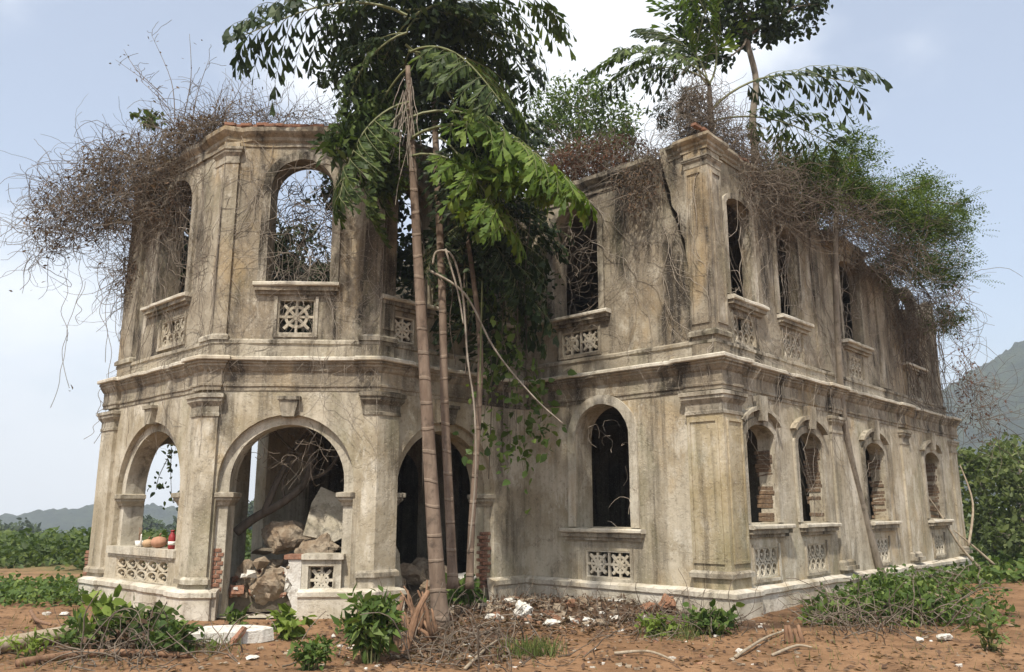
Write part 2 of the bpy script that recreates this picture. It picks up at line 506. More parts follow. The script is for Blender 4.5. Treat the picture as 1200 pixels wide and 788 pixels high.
def sweep(path, profile, material, name, parent=None, jit=.008, chip=0.0, step=.28, seed=0):
    """profile (d, z) carried along a (u, v) path with mitred corners; outward = left of travel in (u, v) as set out above"""
    segs = []
    for (a, b) in zip(path[:-1], path[1:]):
        d = (b[0] - a[0], b[1] - a[1]); l = sqrt(d[0] ** 2 + d[1] ** 2)
        segs.append((d[0] / l, d[1] / l, l))
    nrm = [(-d[1], d[0]) for d in segs]
    pts = []
    for i, p in enumerate(path):
        if i == 0: m = nrm[0]
        elif i == len(path) - 1: m = nrm[-1]
        else:
            n1, n2 = nrm[i - 1], nrm[i]; k = 1 + n1[0] * n2[0] + n1[1] * n2[1]
            m = ((n1[0] + n2[0]) / k, (n1[1] + n2[1]) / k)
        pts.append((p, m, False))
        if i < len(path) - 1:
            n = int(segs[i][2] / step)
            for j in range(1, n):
                t = j / n
                pts.append(((p[0] + segs[i][0] * segs[i][2] * t, p[1] + segs[i][1] * segs[i][2] * t), nrm[i], True))
    k = len(profile)
    vv = []; ff = []
    for (p, m, free) in pts:
        ch = 0
        if free and chip and mnoise.noise((p[0] * 3.3 + seed, p[1] * 3.3, .3)) > .28: ch = chip * random.uniform(.3, 1)
        for (d, z) in profile:
            jd = jit * mnoise.noise((p[0] * 2.1 + seed, p[1] * 2.1, z * 5)); jz = jit * mnoise.noise((p[0] * 1.7, p[1] * 1.7 + 9, z * 3 + seed))
            dd = (d - (ch * min(1, d / .1) if d > .05 else 0)) + (jd if free else 0)
            vv.append((p[1] + m[1] * dd, p[0] + m[0] * dd, z + jz))
    for i in range(len(pts) - 1):
        for j in range(k - 1):
            ff.append((i * k + j, (i + 1) * k + j, (i + 1) * k + j + 1, i * k + j + 1))
    ff.append(tuple(range(k))); ff.append(tuple((len(pts) - 1) * k + j for j in range(k - 1, -1, -1)))
    mb = MB(); mb.add(vv, ff)
    o = mb.build(name, material, parent or mansion)
    return o
def corner_poly(c, t1, t2, w1, w2, p):
    n1, n2 = (-t1[1], t1[0]), (-t2[1], t2[0])
    k = 1 + n1[0] * n2[0] + n1[1] * n2[1]
    m = ((n1[0] + n2[0]) / k, (n1[1] + n2[1]) / k)
    a = (c[0] - t1[0] * w1, c[1] - t1[1] * w1); b = (c[0] + t2[0] * w2, c[1] + t2[1] * w2)
    out = [a, (a[0] + n1[0] * p, a[1] + n1[1] * p), (c[0] + m[0] * p, c[1] + m[1] * p), (b[0] + n2[0] * p, b[1] + n2[1] * p), b]
    return out, (n1, n2)
def prism(poly, z0, z1, material, name, parent=None):
    n = len(poly); mb = MB()
    mb.add([(v, u, z0) for u, v in poly] + [(v, u, z1) for u, v in poly],
           [tuple(range(n)), tuple(range(n, 2 * n))] + [(i, (i + 1) % n, (i + 1) % n + n, i + n) for i in range(n)])
    o = mb.build(name, material, parent or mansion); fix_normals(o)
    return o
def bar(fr, mb, s0, s1, z0, z1, d0, d1, mi=0):
    mb.add([fr.P(s, d, z) for s in (s0, s1) for d in (d0, d1) for z in (z0, z1)],
           [(0, 1, 3, 2), (4, 6, 7, 5), (0, 4, 5, 1), (2, 3, 7, 6), (0, 2, 6, 4), (1, 5, 7, 3)], mi)

tU, tV = (-1, 0), (0, 1)
tC = (-Q, Q)
CAP = [(0, 0), (.02, 0), (.02, .05), (.008, .06), (.008, .17), (.035, .21), (.065, .25), (.065, .30), (.09, .31), (.09, .37), (.02, .39), (-.02, .39)]
BASEP = [(.0, 0), (.0, .0), (.05, .0), (.05, .07), (.01, .11), (-.02, .11)]
def shift(prof, z, k=1.0): return [(d * k, z + q * k) for d, q in prof]
def pilaster(c, t1, t2, w1, w2, p, z0, zb, zc, zt, material, panels=True, cap=CAP, capk=1.0, basez=True):
    """corner or flat pilaster: shaft, capital, base moulding, raised panel borders"""
    poly, ns = corner_poly(c, t1, t2, w1, w2, p)
    inner = [(poly[4][0] - ns[1][0] * .04, poly[4][1] - ns[1][1] * .04), (c[0] - (ns[0][0] + ns[1][0]) * .03, c[1] - (ns[0][1] + ns[1][1]) * .03), (poly[0][0] - ns[0][0] * .04, poly[0][1] - ns[0][1] * .04)]
    e = prism(poly + inner, z0, zt, material, 'pilaster')
    if zc: sweep(poly, shift(cap, zc, capk), M_TRIM, 'capital', e, .006, .0, .2, c[0])
    if basez: sweep(poly, shift(BASEP, zb), M_TRIM, 'base_moulding', e, .006, .02, .15, c[1])
    if panels and zc:
        for (t, n, w, sg) in ((t1, ns[0], w1, -1), (t2, ns[1], w2, 1)):
            if w < .3: continue
            fr = Fr((c[0] + n[0] * p, c[1] + n[1] * p), (t[0] * sg, t[1] * sg), n)
            lo = -p * .3 if t1 != t2 else 0
            mb = MB()
            a, b, za, zd = .07, w - .07, zb + .22, zc - .08
            for q in ((a, b, za, za + .045), (a, b, zd - .045, zd)): bar(fr, mb, q[0], q[1], q[2], q[3], -.02, .022)
            for q in ((a - .04, a - .001), (b + .001, b + .04)): bar(fr, mb, q[0], q[1], za, zd, -.02, .024)
            mb.build('panel_border', material, e)
    return e

def band(fr, o, w, d0, d1, material, name, parent=None, gap=0.0, only_top=False, foot=0.0):
    """raised surround following the opening's jambs and arch"""
    c = (o['s0'] + o['s1']) / 2; r = (o['s1'] - o['s0']) / 2; h = o['zt'] - o['zs']
    inn, outr = [], []
    def pt(e, a): return (c - cos(a) * (r + e), o['zs'] + sin(a) * (h + e))
    if not only_top:
        for k in range(6):
            z = o['zb'] + foot + (o['zs'] - o['zb'] - foot) * k / 6
            inn.append((c - r - gap, z)); outr.append((c - r - gap - w, z))
    for k in range(25):
        a = pi * k / 24
        if only_top and not (.16 * pi < a < .84 * pi): continue
        inn.append(pt(gap, a)); outr.append(pt(gap + w, a))
    if not only_top:
        for k in range(5, -1, -1):
            z = o['zb'] + foot + (o['zs'] - o['zb'] - foot) * k / 6
            inn.append((c + r + gap, z)); outr.append((c + r + gap + w, z))
    mb = MB(); N = len(inn)
    j = lambda: random.uniform(-.006, .006)
    ring = []
    for i in range(N):
        q = (j(), j())
        ring += [fr.P(inn[i][0], d0, inn[i][1]), fr.P(inn[i][0] + q[0], d1, inn[i][1] + q[1]), fr.P(outr[i][0] + q[1], d1, outr[i][1] + q[0]), fr.P(outr[i][0], d0, outr[i][1])]
    ff = []
    for i in range(N - 1):
        for k in range(4):
            k2 = (k + 1) % 4
            ff.append((i * 4 + k, i * 4 + k2, i * 4 + 4 + k2, i * 4 + 4 + k))
    ff += [(0, 1, 2, 3), tuple((N - 1) * 4 + k for k in (3, 2, 1, 0))]
    mb.add(ring, ff)
    ob = mb.build(name, material, parent or mansion); fix_normals(ob)
    return ob
def sill(fr, s0, s1, z, parent, proj=.17, d0=0.0, th=.11):
    """moulded sill: slab over a smaller bed moulding"""
    mb = MB()
    n = max(3, int((s1 - s0) / .22))
    prof = [(-.12, z - .075), (proj - .02, z - .075), (proj, z - .06), (proj, z - .02), (proj - .02, z), (-.12, z + .004)]
    vv = []; k = len(prof)
    for i in range(n + 1):
        s = s0 + (s1 - s0) * i / n
        chip = random.uniform(.0, .03) if random.random() < .35 else 0
        for (d, q) in prof: vv.append(fr.P(s, d0 + d - (chip if d > .1 else 0), q + random.uniform(-.006, .006)))
    ff = [(i * k + j, (i + 1) * k + j, (i + 1) * k + j + 1, i * k + j + 1) for i in range(n) for j in range(k - 1)]
    ff += [tuple(range(k)), tuple(n * k + j for j in range(k - 1, -1, -1))]
    mb.add(vv, ff)
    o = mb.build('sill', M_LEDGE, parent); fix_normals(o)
    bed = MB()
    bar(fr, bed, s0 + .03, s1 - .03, z - .15, z - .077, d0 - .1, d0 + proj - .055); bar(fr, bed, s0 + .07, s1 - .07, z - .21, z - .152, d0 - .1, d0 + .06)
    bed.build('sill_bed', M_UP, o if parent is None else parent)
    return o
def ring(fr, mb, cs, cz, r0, r1, d0, d1, n=18, sx=1.0):
    vv = []
    for i in range(n):
        a = 2 * pi * i / n
        for (r, d) in ((r0, d0), (r0, d1), (r1, d1), (r1, d0)):
            vv.append(fr.P(cs + cos(a) * r * sx, d, cz + sin(a) * r))
    ff = []
    for i in range(n):
        for k in range(4):
            i2 = (i + 1) % n; k2 = (k + 1) % 4
            ff.append((i * 4 + k, i * 4 + k2, i2 * 4 + k2, i2 * 4 + k))
    mb.add(vv, ff)
def spoke(fr, mb, a, b, w, d0, d1):
    dx, dz = b[0] - a[0], b[1] - a[1]; l = sqrt(dx * dx + dz * dz); nx, nz = -dz / l * w / 2, dx / l * w / 2
    q = [(a[0] + nx, a[1] + nz), (b[0] + nx, b[1] + nz), (b[0] - nx, b[1] - nz), (a[0] - nx, a[1] - nz)]
    mb.add([fr.P(s, d, z) for d in (d0, d1) for s, z in q], [(0, 1, 2, 3), (7, 6, 5, 4)] + [(i, (i + 1) % 4, (i + 1) % 4 + 4, i + 4) for i in range(4)])
def grille(fr, s0, s1, z0, z1, style, parent=None, d0=-.085, d1=-.02, material=None, miss=0):
    """pierced plaster panel set in a real hole"""
    material = material or M_GRILLE
    mb = MB(); w, h = s1 - s0, z1 - z0
    e = .022
    for q in ((s0 - .01, s1 + .01, z0 - .01, z0 + e), (s0 - .01, s1 + .01, z1 - e, z1 + .01)): bar(fr, mb, *q, d0, d1 + .012)
    for q in ((s0 - .01, s0 + e), (s1 - e, s1 + .01)): bar(fr, mb, *q, z0 + e, z1 - e, d0, d1 + .01)
    if style.startswith('wheel'):
        n = int(style[5:] or 1); cw = w / n
        for i in range(n):
            cs = s0 + cw * (i + .5); cz = (z0 + z1) / 2; r = min(cw, h) / 2
            ring(fr, mb, cs, cz, r * .50, r * .66, d0 + .004, d1 - .004, 20, min(1.25, cw / h))
            ring(fr, mb, cs, cz, 0.01, r * .20, d0 + .002, d1 + .004, 10)
            for k in range(8):
                if random.random() < miss * .3: continue
                a = pi * k / 4 + (0 if n == 1 else .0)
                far = (cs + cos(a) * cw / 2 * (1.0 if k % 2 == 0 else .97), cz + sin(a) * h / 2 * (1.0 if k % 2 == 0 else .97))
                spoke(fr, mb, (cs, cz), far, .042 if k % 2 == 0 else .05, d0 + .001 * k, d1 - .001 * k)
            if i: bar(fr, mb, s0 + cw * i - .018, s0 + cw * i + .018, z0 + e, z1 - e, d0 + .006, d1 - .006)
    else:                                   # interlaced ovals and diamonds
        nx, nz = {'lace': (4, 2), 'oval': (5, 2)}[style]
        cw, chh = w / nx, h / nz
        for i in range(nx):
            for j in range(nz):
                if random.random() < miss: continue
                ring(fr, mb, s0 + cw * (i + .5), z0 + chh * (j + .5), chh * .37, chh * .50, d0 + .004, d1 - .003, 12, cw / chh * 1.0)
                ring(fr, mb, s0 + cw * (i + .5), z0 + chh * (j + .5), 0.004, chh * .11, d0 + .012, d1 - .008, 6)
        for i in range(nx + 1):
            for j in range(nz + 1):
                if random.random() < miss: continue
                ring(fr, mb, min(max(s0 + cw * i, s0 + .03), s1 - .03), min(max(z0 + chh * j, z0 + .03), z1 - .03), .006, chh * .14, d0 + .007, d1 - .006, 6)
        for i in range(1, nx):
            bar(fr, mb, s0 + cw * i - .013, s0 + cw * i + .013, z0 + e, z1 - e, d0 + .03, d1 - .02)
    ob = mb.build('grille', material, parent or mansion)
    return ob
def window(fr, o, sill_z, s0, s1, pan, style, frame_w=.16, foot=.0, d0=0.0, hood=False, miss=0.0, mat_=None):
    """window surround with sill, pierced panel and, downstairs, keystone and hood"""
    f0 = fr.back(-d0)
    e = band(f0, o, frame_w, -.03, .05, mat_ or M_TRIM, 'window_surround', foot=foot)
    sill(f0, s0, s1, sill_z, e)
    if pan:
        grille(f0, *pan, style, e, miss=miss)
        mb = MB(); a, b, z0, z1 = pan
        for q in ((a - .07, b + .07, z0 - .065, z0 - .012), ): bar(f0, mb, *q, -.02, .035)
        for q in ((a - .065, a - .014), (b + .014, b + .065)): bar(f0, mb, *q, z0 - .012, z1 + .05, -.02, .03)
        mb.build('panel_frame', M_TRIM, e)
    if hood:
        c = (o['s0'] + o['s1']) / 2
        band(f0, o, .07, -.02, .12, M_TRIM, 'hood_mould', e, .25, True)
        mb = MB()
        mb.add([f0.P(c + s, d, z) for (s, z) in ((-.10, o['zt'] + .06), (.10, o['zt'] + .06), (.15, o['zt'] + .50), (-.15, o['zt'] + .50)) for d in (-.02, .15)],
               [(0, 2, 4, 6), (1, 7, 5, 3), (0, 1, 3, 2), (2, 3, 5, 4), (4, 5, 7, 6), (6, 7, 1, 0)])
        mb.build('keystone', M_TRIM, e)
    return e

T = .48
# ---- ground storey
oWg = op(1.84, 3.07, 1.38, 3.62, .60)
pWg = (1.9, 2.88, .50, .97)
wall(fW, 0.0, 4.4, 0, 4.05, [oWg, op(*pWg[:2], pWg[2], pWg[3])], T, M_LOW)
window(fW, oWg, 1.36, 1.56, 3.40, pWg, 'wheel2', .17, mat_=M_WHITE)
SG = [(0.74, 1.84), (2.80, 3.95), (6.25, 7.48), (10.4, 11.6)]
oSg = [op(a, b, 1.47, 3.16, .26) for a, b in SG]
pS = [((a + b) / 2 - .42, (a + b) / 2 + .46, .56, 1.07) for a, b in SG]
wall(fS, 0.0, 13.4, 0, 4.05, oSg + [op(p[0], p[1], p[2], p[3]) for p in pS], .30, M_LOW)
for o, p in zip(oSg, pS):
    window(fS, o, 1.44, o['s0'] - .10, o['s1'] + .36, p, 'lace', .13, 0, 0, True, .06)
oR0 = op(-3.32, -.86, 0.0, 3.26, 1.23); oR1 = op(-3.16, -1.02, 0.0, 3.10, 1.07)
wall(fR, -3.7, 0.0, 0, 4.05, [oR0], .10, M_LOW)
wall(fR, -3.7, -.0, 0, 4.05, [oR1], .38, M_LOW, d0=-.102)
oC0 = op(.36, 2.60, 0.0, 3.26, 1.12); oC1 = op(.53, 2.42, 0.0, 3.10, .95)
wall(fC, 0.0, CLEN, 0, 4.05, [oC0], .10, M_LOW)
wall(fC, .06, CLEN - .06, 0, 4.05, [oC1], .38, M_WHITE, d0=-.102)
oL0 = op(7.10, 9.72, 0.98, 3.26, 1.26); oL1 = op(7.26, 9.56, 0.98, 3.10, 1.10)
pL = (7.30, 9.42, .46, .84)
wall(fL, 6.45, 10.5, 0, 4.05, [oL0, op(*pL[:2], pL[2], pL[3])], .10, M_LOW)
wall(fL, 6.5, 10.5, 0, 4.05, [oL1, op(*pL[:2], pL[2], pL[3])], .38, M_WHITE, d0=-.102)
oB = op(-5.05, -3.98, .5, 3.05, .54)
wall(fB, -5.75, -2.78, 0, 4.05, [oB], .45, M_WHITE)
wall(fB, -2.38, -1.25, 0, 4.05, [], .45, M_WHITE)
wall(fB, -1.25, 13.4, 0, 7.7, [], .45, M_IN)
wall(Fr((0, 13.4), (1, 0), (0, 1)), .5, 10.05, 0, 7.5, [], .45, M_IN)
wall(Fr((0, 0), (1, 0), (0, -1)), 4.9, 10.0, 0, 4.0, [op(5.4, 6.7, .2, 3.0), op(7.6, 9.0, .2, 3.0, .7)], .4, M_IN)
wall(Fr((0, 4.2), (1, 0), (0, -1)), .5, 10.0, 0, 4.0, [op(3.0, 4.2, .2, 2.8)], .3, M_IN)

# ---- slabs
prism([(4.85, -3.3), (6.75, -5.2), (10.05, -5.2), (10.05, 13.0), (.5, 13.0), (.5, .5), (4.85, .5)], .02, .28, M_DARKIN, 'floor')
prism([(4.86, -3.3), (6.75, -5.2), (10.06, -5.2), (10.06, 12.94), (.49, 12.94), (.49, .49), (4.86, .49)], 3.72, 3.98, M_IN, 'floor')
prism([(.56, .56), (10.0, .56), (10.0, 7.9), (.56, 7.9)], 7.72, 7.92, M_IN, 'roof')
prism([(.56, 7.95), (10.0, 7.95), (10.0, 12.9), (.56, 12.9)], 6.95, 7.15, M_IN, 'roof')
prism([(.57, 7.902), (10.0, 7.902), (10.0, 7.948), (.57, 7.948)], 6.95, 7.92, M_IN, 'roof_step')
# ---- upper storey
fW2, fS2, fR2, fC2, fL2 = fW.back(SB), fS.back(SB), fR.back(SB), fC.back(SB), fL.back(SB)
oWu = op(2.52, 3.68, 5.46, 7.75, .58); pWu = (2.58, 3.48, 4.66, 5.13)
CRACK = [(1.06, 8.45), (1.02, 8.05), (.95, 7.72), (.86, 7.42), (.84, 7.15), (.70, 6.92), (.68, 6.62), (.60, 6.42), (.585, 6.1), (.55, 5.8)]
wall(fW2, 2.2, 4.52, 4.0, 8.0, [oWu, op(*pWu[:2], pWu[2], pWu[3])], .42, M_UP, ragged=.12, ztop=lambda s: 8.22 - .03 * s)
gapw = [.19, .18, .15, .16, .13, .14, .11, .11, .06, .0]
extrude_poly(fW2, [(2.2, 4.0), (2.2, 8.16), (1.7, 8.2), (1.3, 8.12)] + [(s + g, z - .2 if i == 0 else z) for i, ((s, z), g) in enumerate(zip(CRACK, gapw))] + [(.55, 4.0)], 0, -.42, M_UP, 'wall')
extrude_poly(fW2, [(.55, 4.0)] + [(s, z - .13 if i == 0 else z) for i, (s, z) in reversed(list(enumerate(CRACK)))] + [(.5, 8.34), (.12, 8.30), (.12, 4.0)], 0.004, -.42, M_UP, 'wall')
window(fW2, oWu, 5.44, 2.26, 3.98, pWu, 'wheel2', .12, miss=.2)
SU = [(.74, 1.70), (2.74, 3.72), (5.98, 7.18), (10.0, 11.3)]
oSu = [op(a, b, 5.45, 7.36, .18) for a, b in SU]
pSu = [((a + b) / 2 - .40, (a + b) / 2 + .46, 4.62, 5.12) for a, b in SU]
def stop(s):
    return 8.28 - .05 * s if s < 5.2 else (7.9 - .05 * (s - 5) + .12 * sin(s * 2.1) if s < 8.6 else 7.7 - .06 * (s - 8.6) + .15 * sin(s * 3.0))
wall(fS2, 0.12, 13.2, 4.0, 8.0, oSu + [op(p[0], p[1], p[2], p[3]) for p in pSu], .20, M_UP, ragged=.25, ztop=stop)
for o, p in zip(oSu, pSu):
    window(fS2, o, 5.43, o['s0'] - .1, o['s1'] + .30, p, 'lace', .11, miss=.10)
oRu = [op(-3.5, -2.55, 5.4, 7.7, .45), op(-1.55, -.45, 5.4, 7.7, .5)]
pRu = [(-3.36, -2.84, 4.62, 5.08), (-1.4, -.6, 4.62, 5.08)]
wall(fR2, -3.7, .12, 4.0, 8.2, oRu + [op(*p) for p in pRu], .42, M_UP, ragged=.15)
for o, p, st in zip(oRu, pRu, ('wheel1', 'wheel2')):
    window(fR2, o, 5.38, o['s0'] - .18, o['s1'] + .2, p, st, .1)
oCu = op(.93, 2.04, 5.60, 7.90, .56); pCu = (1.17, 1.80, 4.68, 5.29)
wall(fC2, -.05, CLEN + .05, 4.0, 8.42, [oCu, op(*pCu)], .42, M_UP, ragged=.05)
window(fC2, oCu, 5.58, .74, 2.24, pCu, 'wheel1', .15)
oLu = op(7.72, 8.98, 5.60, 7.98, .63); pLu = (7.68, 8.66, 4.70, 5.20)
wall(fL2, 6.5, 10.42, 4.0, 8.38, [oLu, op(*pLu)], .42, M_UP, ragged=.05)
window(fL2, oLu, 5.58, 7.5, 9.32, pLu, 'lace', .15, miss=.1)
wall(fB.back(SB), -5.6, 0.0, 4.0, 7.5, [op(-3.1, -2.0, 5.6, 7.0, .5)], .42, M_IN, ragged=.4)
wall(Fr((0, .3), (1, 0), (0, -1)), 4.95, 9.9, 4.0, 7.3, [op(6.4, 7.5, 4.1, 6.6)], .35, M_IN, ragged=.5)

# ---- mouldings carried round the whole front
OUT = [(10.5, -5.75), CB, CA, (4.4, 0), (0, 0), (0, 13.4)]
def brk(points, spec):
    return points
pw, pp = .55, .07
def corner_break(c, t1, t2, w1, w2, p): return corner_poly(c, t1, t2, w1, w2, p)[0]
def flat_break(v, w, p): return [(0, v - w / 2), (-p, v - w / 2), (-p, v + w / 2), (0, v + w / 2)]
LEND = [(10.57, -5.82), (9.95, -5.82), (9.95, -5.75)]
path_c = LEND + corner_break(CB, tU, tC, .30, .26, pp) + corner_break(CA, tC, tV, .22, .42, pp) + [(4.4, 0)] + corner_break((0, 0), tU, tV, .62, .58, .09) + flat_break(4.75, .6, .06) + flat_break(9.0, .6, .06) + [(0, 12.9), (-.06, 12.9), (-.06, 13.5)]
CORN = [(-.05, 3.66), (.015, 3.66), (.015, 3.72), (.035, 3.735), (.035, 3.77), (.02, 3.78), (.02, 3.97), (.05, 4.0), (.08, 4.05), (.10, 4.07), (.10, 4.10), (.13, 4.12), (.13, 4.153), (-.05, 4.155)]
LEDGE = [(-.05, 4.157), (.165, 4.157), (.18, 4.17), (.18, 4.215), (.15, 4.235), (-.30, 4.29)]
co = sweep(path_c, CORN, M_UP, 'cornice', None, .012, .04, .22, 2.0)
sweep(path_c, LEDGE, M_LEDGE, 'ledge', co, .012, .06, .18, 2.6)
# band at the foot of the upper storey
pu = [(10.4, -5.63), (6.5, -5.63)]
path_u = [(10.45, -5.75 + SB)] + [(CB[0] + .05, CB[1] + SB), (CA[0] + SB, CA[1] + .05), (4.4 + SB, SB), (SB, SB), (SB, 13.2)]
sweep(path_u, [(-.03, 4.2), (.05, 4.2), (.05, 4.47), (.08, 4.49), (.08, 4.54), (.0, 4.58), (-.03, 4.58)], M_TRIM, 'string_course', None, .01, .03, .25, 5.0)
# roof cornices
RC = [(-.03, 0), (.03, 0), (.03, .07), (.07, .11), (.07, .17), (.13, .22), (.16, .26), (.16, .34), (.0, .38), (-.40, .38)]
sweep([(10.4, -5.63), (6.5, -5.63), (4.52, -3.65), (4.52, -2.2)], shift(RC, 8.14), M_UP, 'roof_cornice', None, .03, .1, .2, 1.0)
sweep([(4.4, .12), (2.5, .12), (1.2, .12)], shift(RC, 7.86), M_UP, 'roof_cornice', None, .03, .12, .2, 3.0)
sweep([(.86, .12), (.55, .12), (.55, .05), (.05, .05), (.05, .58), (.12, .58), (.12, 5.0)], shift(RC, 8.02, .75), M_UP, 'roof_cornice', None, .03, .1, .2, 4.0)
sweep([(.12, 5.3), (.12, 7.6)], shift(RC, 7.5), M_UP, 'roof_cornice', None, .04, .1, .2, 4.6)
# plinth in three runs, open at the porch arches
PL = [(.12, -.4), (.12, .30), (.15, .33), (.15, .40), (.05, .44), (-.05, .45)]
def c_at(s): return (CA[0] + Q * s, CA[1] - Q * s)
sweep(LEND + corner_break(CB, tU, tC, .30, .26, pp) + [c_at(2.44)], PL, M_PLINTH, 'plinth', None, .012, .05, .2, 1.0)
sweep([c_at(1.16), c_at(.24)] + corner_break(CA, tC, tV, .22, .42, pp) + [(4.4, -3.17)], PL, M_PLINTH, 'plinth', None, .012, .05, .2, 2.0)
sweep([(4.4, -1.0), (4.4, 0)] + corner_break((0, 0), tU, tV, .62, .58, pp) + [(0, 13.45)], PL, M_PLINTH, 'plinth', None, .015, .06, .2, 3.0)

# ---- pilasters
pilaster((0, 0), tU, tV, .62, .58, .07, .44, .62, 3.26, 3.60, M_OCHRE)
pilaster(CA, tC, tV, .22, .42, .07, .44, .62, 3.26, 3.60, M_LOW, False)
pilaster(CB, tU, tC, .30, .26, .07, .44, .52, 3.22, 3.60, M_LOW, False)
pilaster((10.2, -5.75), tU, tU, .36, .24, .07, .44, .52, 3.22, 3.60, M_LOW, False)
for v in (4.75, 9.0, 13.08):
    pilaster((0, v), tV, tV, .26, .26, .05, .44, .60, 3.24, 3.6, M_LOW, False, capk=.9)
    n_ = MB(); bar(fS, n_, v - .32, v + .32, .52, .60, -.02, .16); n_.build('base_ledge', M_TRIM, mansion)
# upper corner pilasters with sunk panels
pilaster((SB, SB), tU, tV, .40, .40, .07, 4.2, 4.62, 7.72, 8.2, M_UP, True, capk=.5)
pilaster((CA[0] + SB, CA[1] + .05), tC, tV, .28, .30, .07, 4.2, 4.55, 7.8, 8.2, M_UP, True, capk=.8)
pilaster((CB[0] + .05, CB[1] + SB), tU, tC, .34, .20, .06, 4.2, 4.55, 7.8, 8.2, M_UP, False, capk=.8)
pilaster((10.0, -5.75 + SB), tU, tU, .38, .25, .08, 4.2, 4.55, None, 8.1, M_UP, False)
for v in (4.75, 8.5):
    pilaster((SB, v), tV, tV, .28, .28, .05, 4.58, 4.6, None, 7.6, M_UP, False, basez=False)

# ---- impost mouldings, keystones over the porch arches
IMP = [(0, 0), (.02, 0), (.04, .05), (.08, .09), (.08, .13), (.11, .14), (.11, .21), (-.02, .23)]
def impost(fr, s_wall, s_in, z):
    """wraps the pier from its outer edge round into the opening"""
    sg = 1 if s_in > s_wall else -1
    A = fr.P(s_wall, -.09, 0); B_ = fr.P(s_in, -.09, 0); C_ = fr.P(s_in, -.46, 0)
    pts = [(A[1], A[0]), (B_[1], B_[0]), (C_[1], C_[0])]
    d = (pts[1][0] - pts[0][0], pts[1][1] - pts[0][1]); nn = (-d[1], d[0])
    if nn[0] * fr.n[0] + nn[1] * fr.n[1] < 0: pts = pts[::-1]
    o = sweep(pts, shift(IMP, z), M_TRIM, 'impost', None, .006, .02, .12, s_in)
    return o
for fr, o0, o1 in ((fR, oR0, oR1), (fC, oC0, oC1), (fL, oL0, oL1)):
    impost(fr, o0['s0'] - .03, o1['s0'], 1.76); impost(fr, o0['s1'] + .03, o1['s1'], 1.76)
for fr, o0 in ((fC, oC0), (fL, oL0), (fR, oR0)):
    c = (o0['s0'] + o0['s1']) / 2
    mb = MB()
    mb.add([fr.P(c + s, d, z) for (s, z) in ((-.10, 3.22), (.10, 3.22), (.17, 3.55), (-.17, 3.55)) for d in (-.12, .10)],
           [(0, 2, 4, 6), (1, 7, 5, 3), (0, 1, 3, 2), (2, 3, 5, 4), (4, 5, 7, 6), (6, 7, 1, 0)])
    k = mb.build('keystone', M_TRIM, mansion)
    mb = MB(); bar(fr, mb, c - .19, c + .19, 3.50, 3.56, -.02, .13); mb.build('keystone_cap', M_TRIM, k)

# ---- balustrades: whole one under the left arch, broken one in the middle arch
bl = MB(); bar(fL, bl, 7.04, 9.80, .90, 1.03, -.40, .05); bar(fL, bl, 7.12, 9.72, .855, .898, -.36, .02)
bal = bl.build('balustrade_rail', M_WHITE, mansion)
grille(fL, *pL, 'oval', bal, -.12, -.02, M_GRILLE)
c0, c1 = .50, 1.20
wall(fC, c0, c1 - .06, .0, .90, [op(.62, 1.03, .34, .80)], .30, M_WHITE, 'balustrade_panel', d0=.02)
grille(fC, .62, 1.03, .34, .80, 'wheel1', None, -.16, -.06)
extrude_poly(fC, [(1.14, 0), (1.30, 0), (1.26, .18), (1.34, .36), (1.27, .5), (1.38, .66), (1.32, .78), (1.36, .9), (1.14, .9)], .035, -.36, M_PALE, 'balustrade_end')
mb = MB(); bar(fC, mb, .46, 1.14, .902, .985, -.42, .07); bar(fC, mb, 1.14, 1.42, .906, .975, -.38, .06, 1); mb.build('balustrade_rail', [M_WHITE, M_BRICK], mansion)
mb = MB(); bar(fC, mb, .56, 1.16, .10, .22, -.02, .10); mb.build('balustrade_base', M_PLINTH, mansion)

# ---- bricks where the plaster has fallen away
def brick_mesh(l, w, h, name='brick'):
    mb = MB(); mb.box((0, 0, 0), (l, w, h))
    me = bpy.data.meshes.new(name); me.from_pydata(mb.v, [], mb.f)
    bm = bmesh.new(); bm.from_mesh(me)
    bmesh.ops.bevel(bm, geom=bm.edges[:], offset=.007, segments=1, affect='EDGES')
    for v in bm.verts: v.co += Vector((random.uniform(-.004, .004) for _ in range(3)))
    bm.to_mesh(me); bm.free()
    return me
BR = [brick_mesh(.205, .10, .058) for _ in range(4)]
HB = [brick_mesh(.10, .10, .058) for _ in range(3)]
OB = [brick_mesh(.30, .10, .07) for _ in range(4)]
for me in BR + HB: me.materials.append(M_BRICK)
for me in OB: me.materials.append(M_ORBRICK)
def place_brick(me, fr, s, d, z, tilt=0.0, along='s'):
    o = link('brick', me, mansion)
    x, y, _ = fr.P(s, d, 0)
    dx, dy = (fr.d[1], fr.d[0]) if along == 's' else (fr.n[1], fr.n[0])
    o.location = (x, y, z); o.rotation_euler = (0, tilt, atan2(dy, dx) + random.uniform(-.02, .02))
    return o
z = .43; row = 0
while z < 1.06:
    a, b = 2.43, 2.68
    if row % 2: place_brick(random.choice(BR), fC, 2.575, -.135 + random.uniform(-.004, .008), z)
    else:
        place_brick(random.choice(HB), fC, 2.485, -.135 + random.uniform(-.004, .008), z); place_brick(random.choice(HB), fC, 2.60, -.135 + random.uniform(-.004, .008), z)
    z += .068; row += 1
for o in oSg:                                # exposed brick jambs in the side windows
    z = 1.52; i = 0
    while z < o['zs'] - .02:
        if random.random() < .85: place_brick(random.choice(OB), fS, o['s1'] + .043 + random.uniform(-.014, .012), -.17 - random.uniform(0, .06), z, 0, 'n')
        z += .079; i += 1
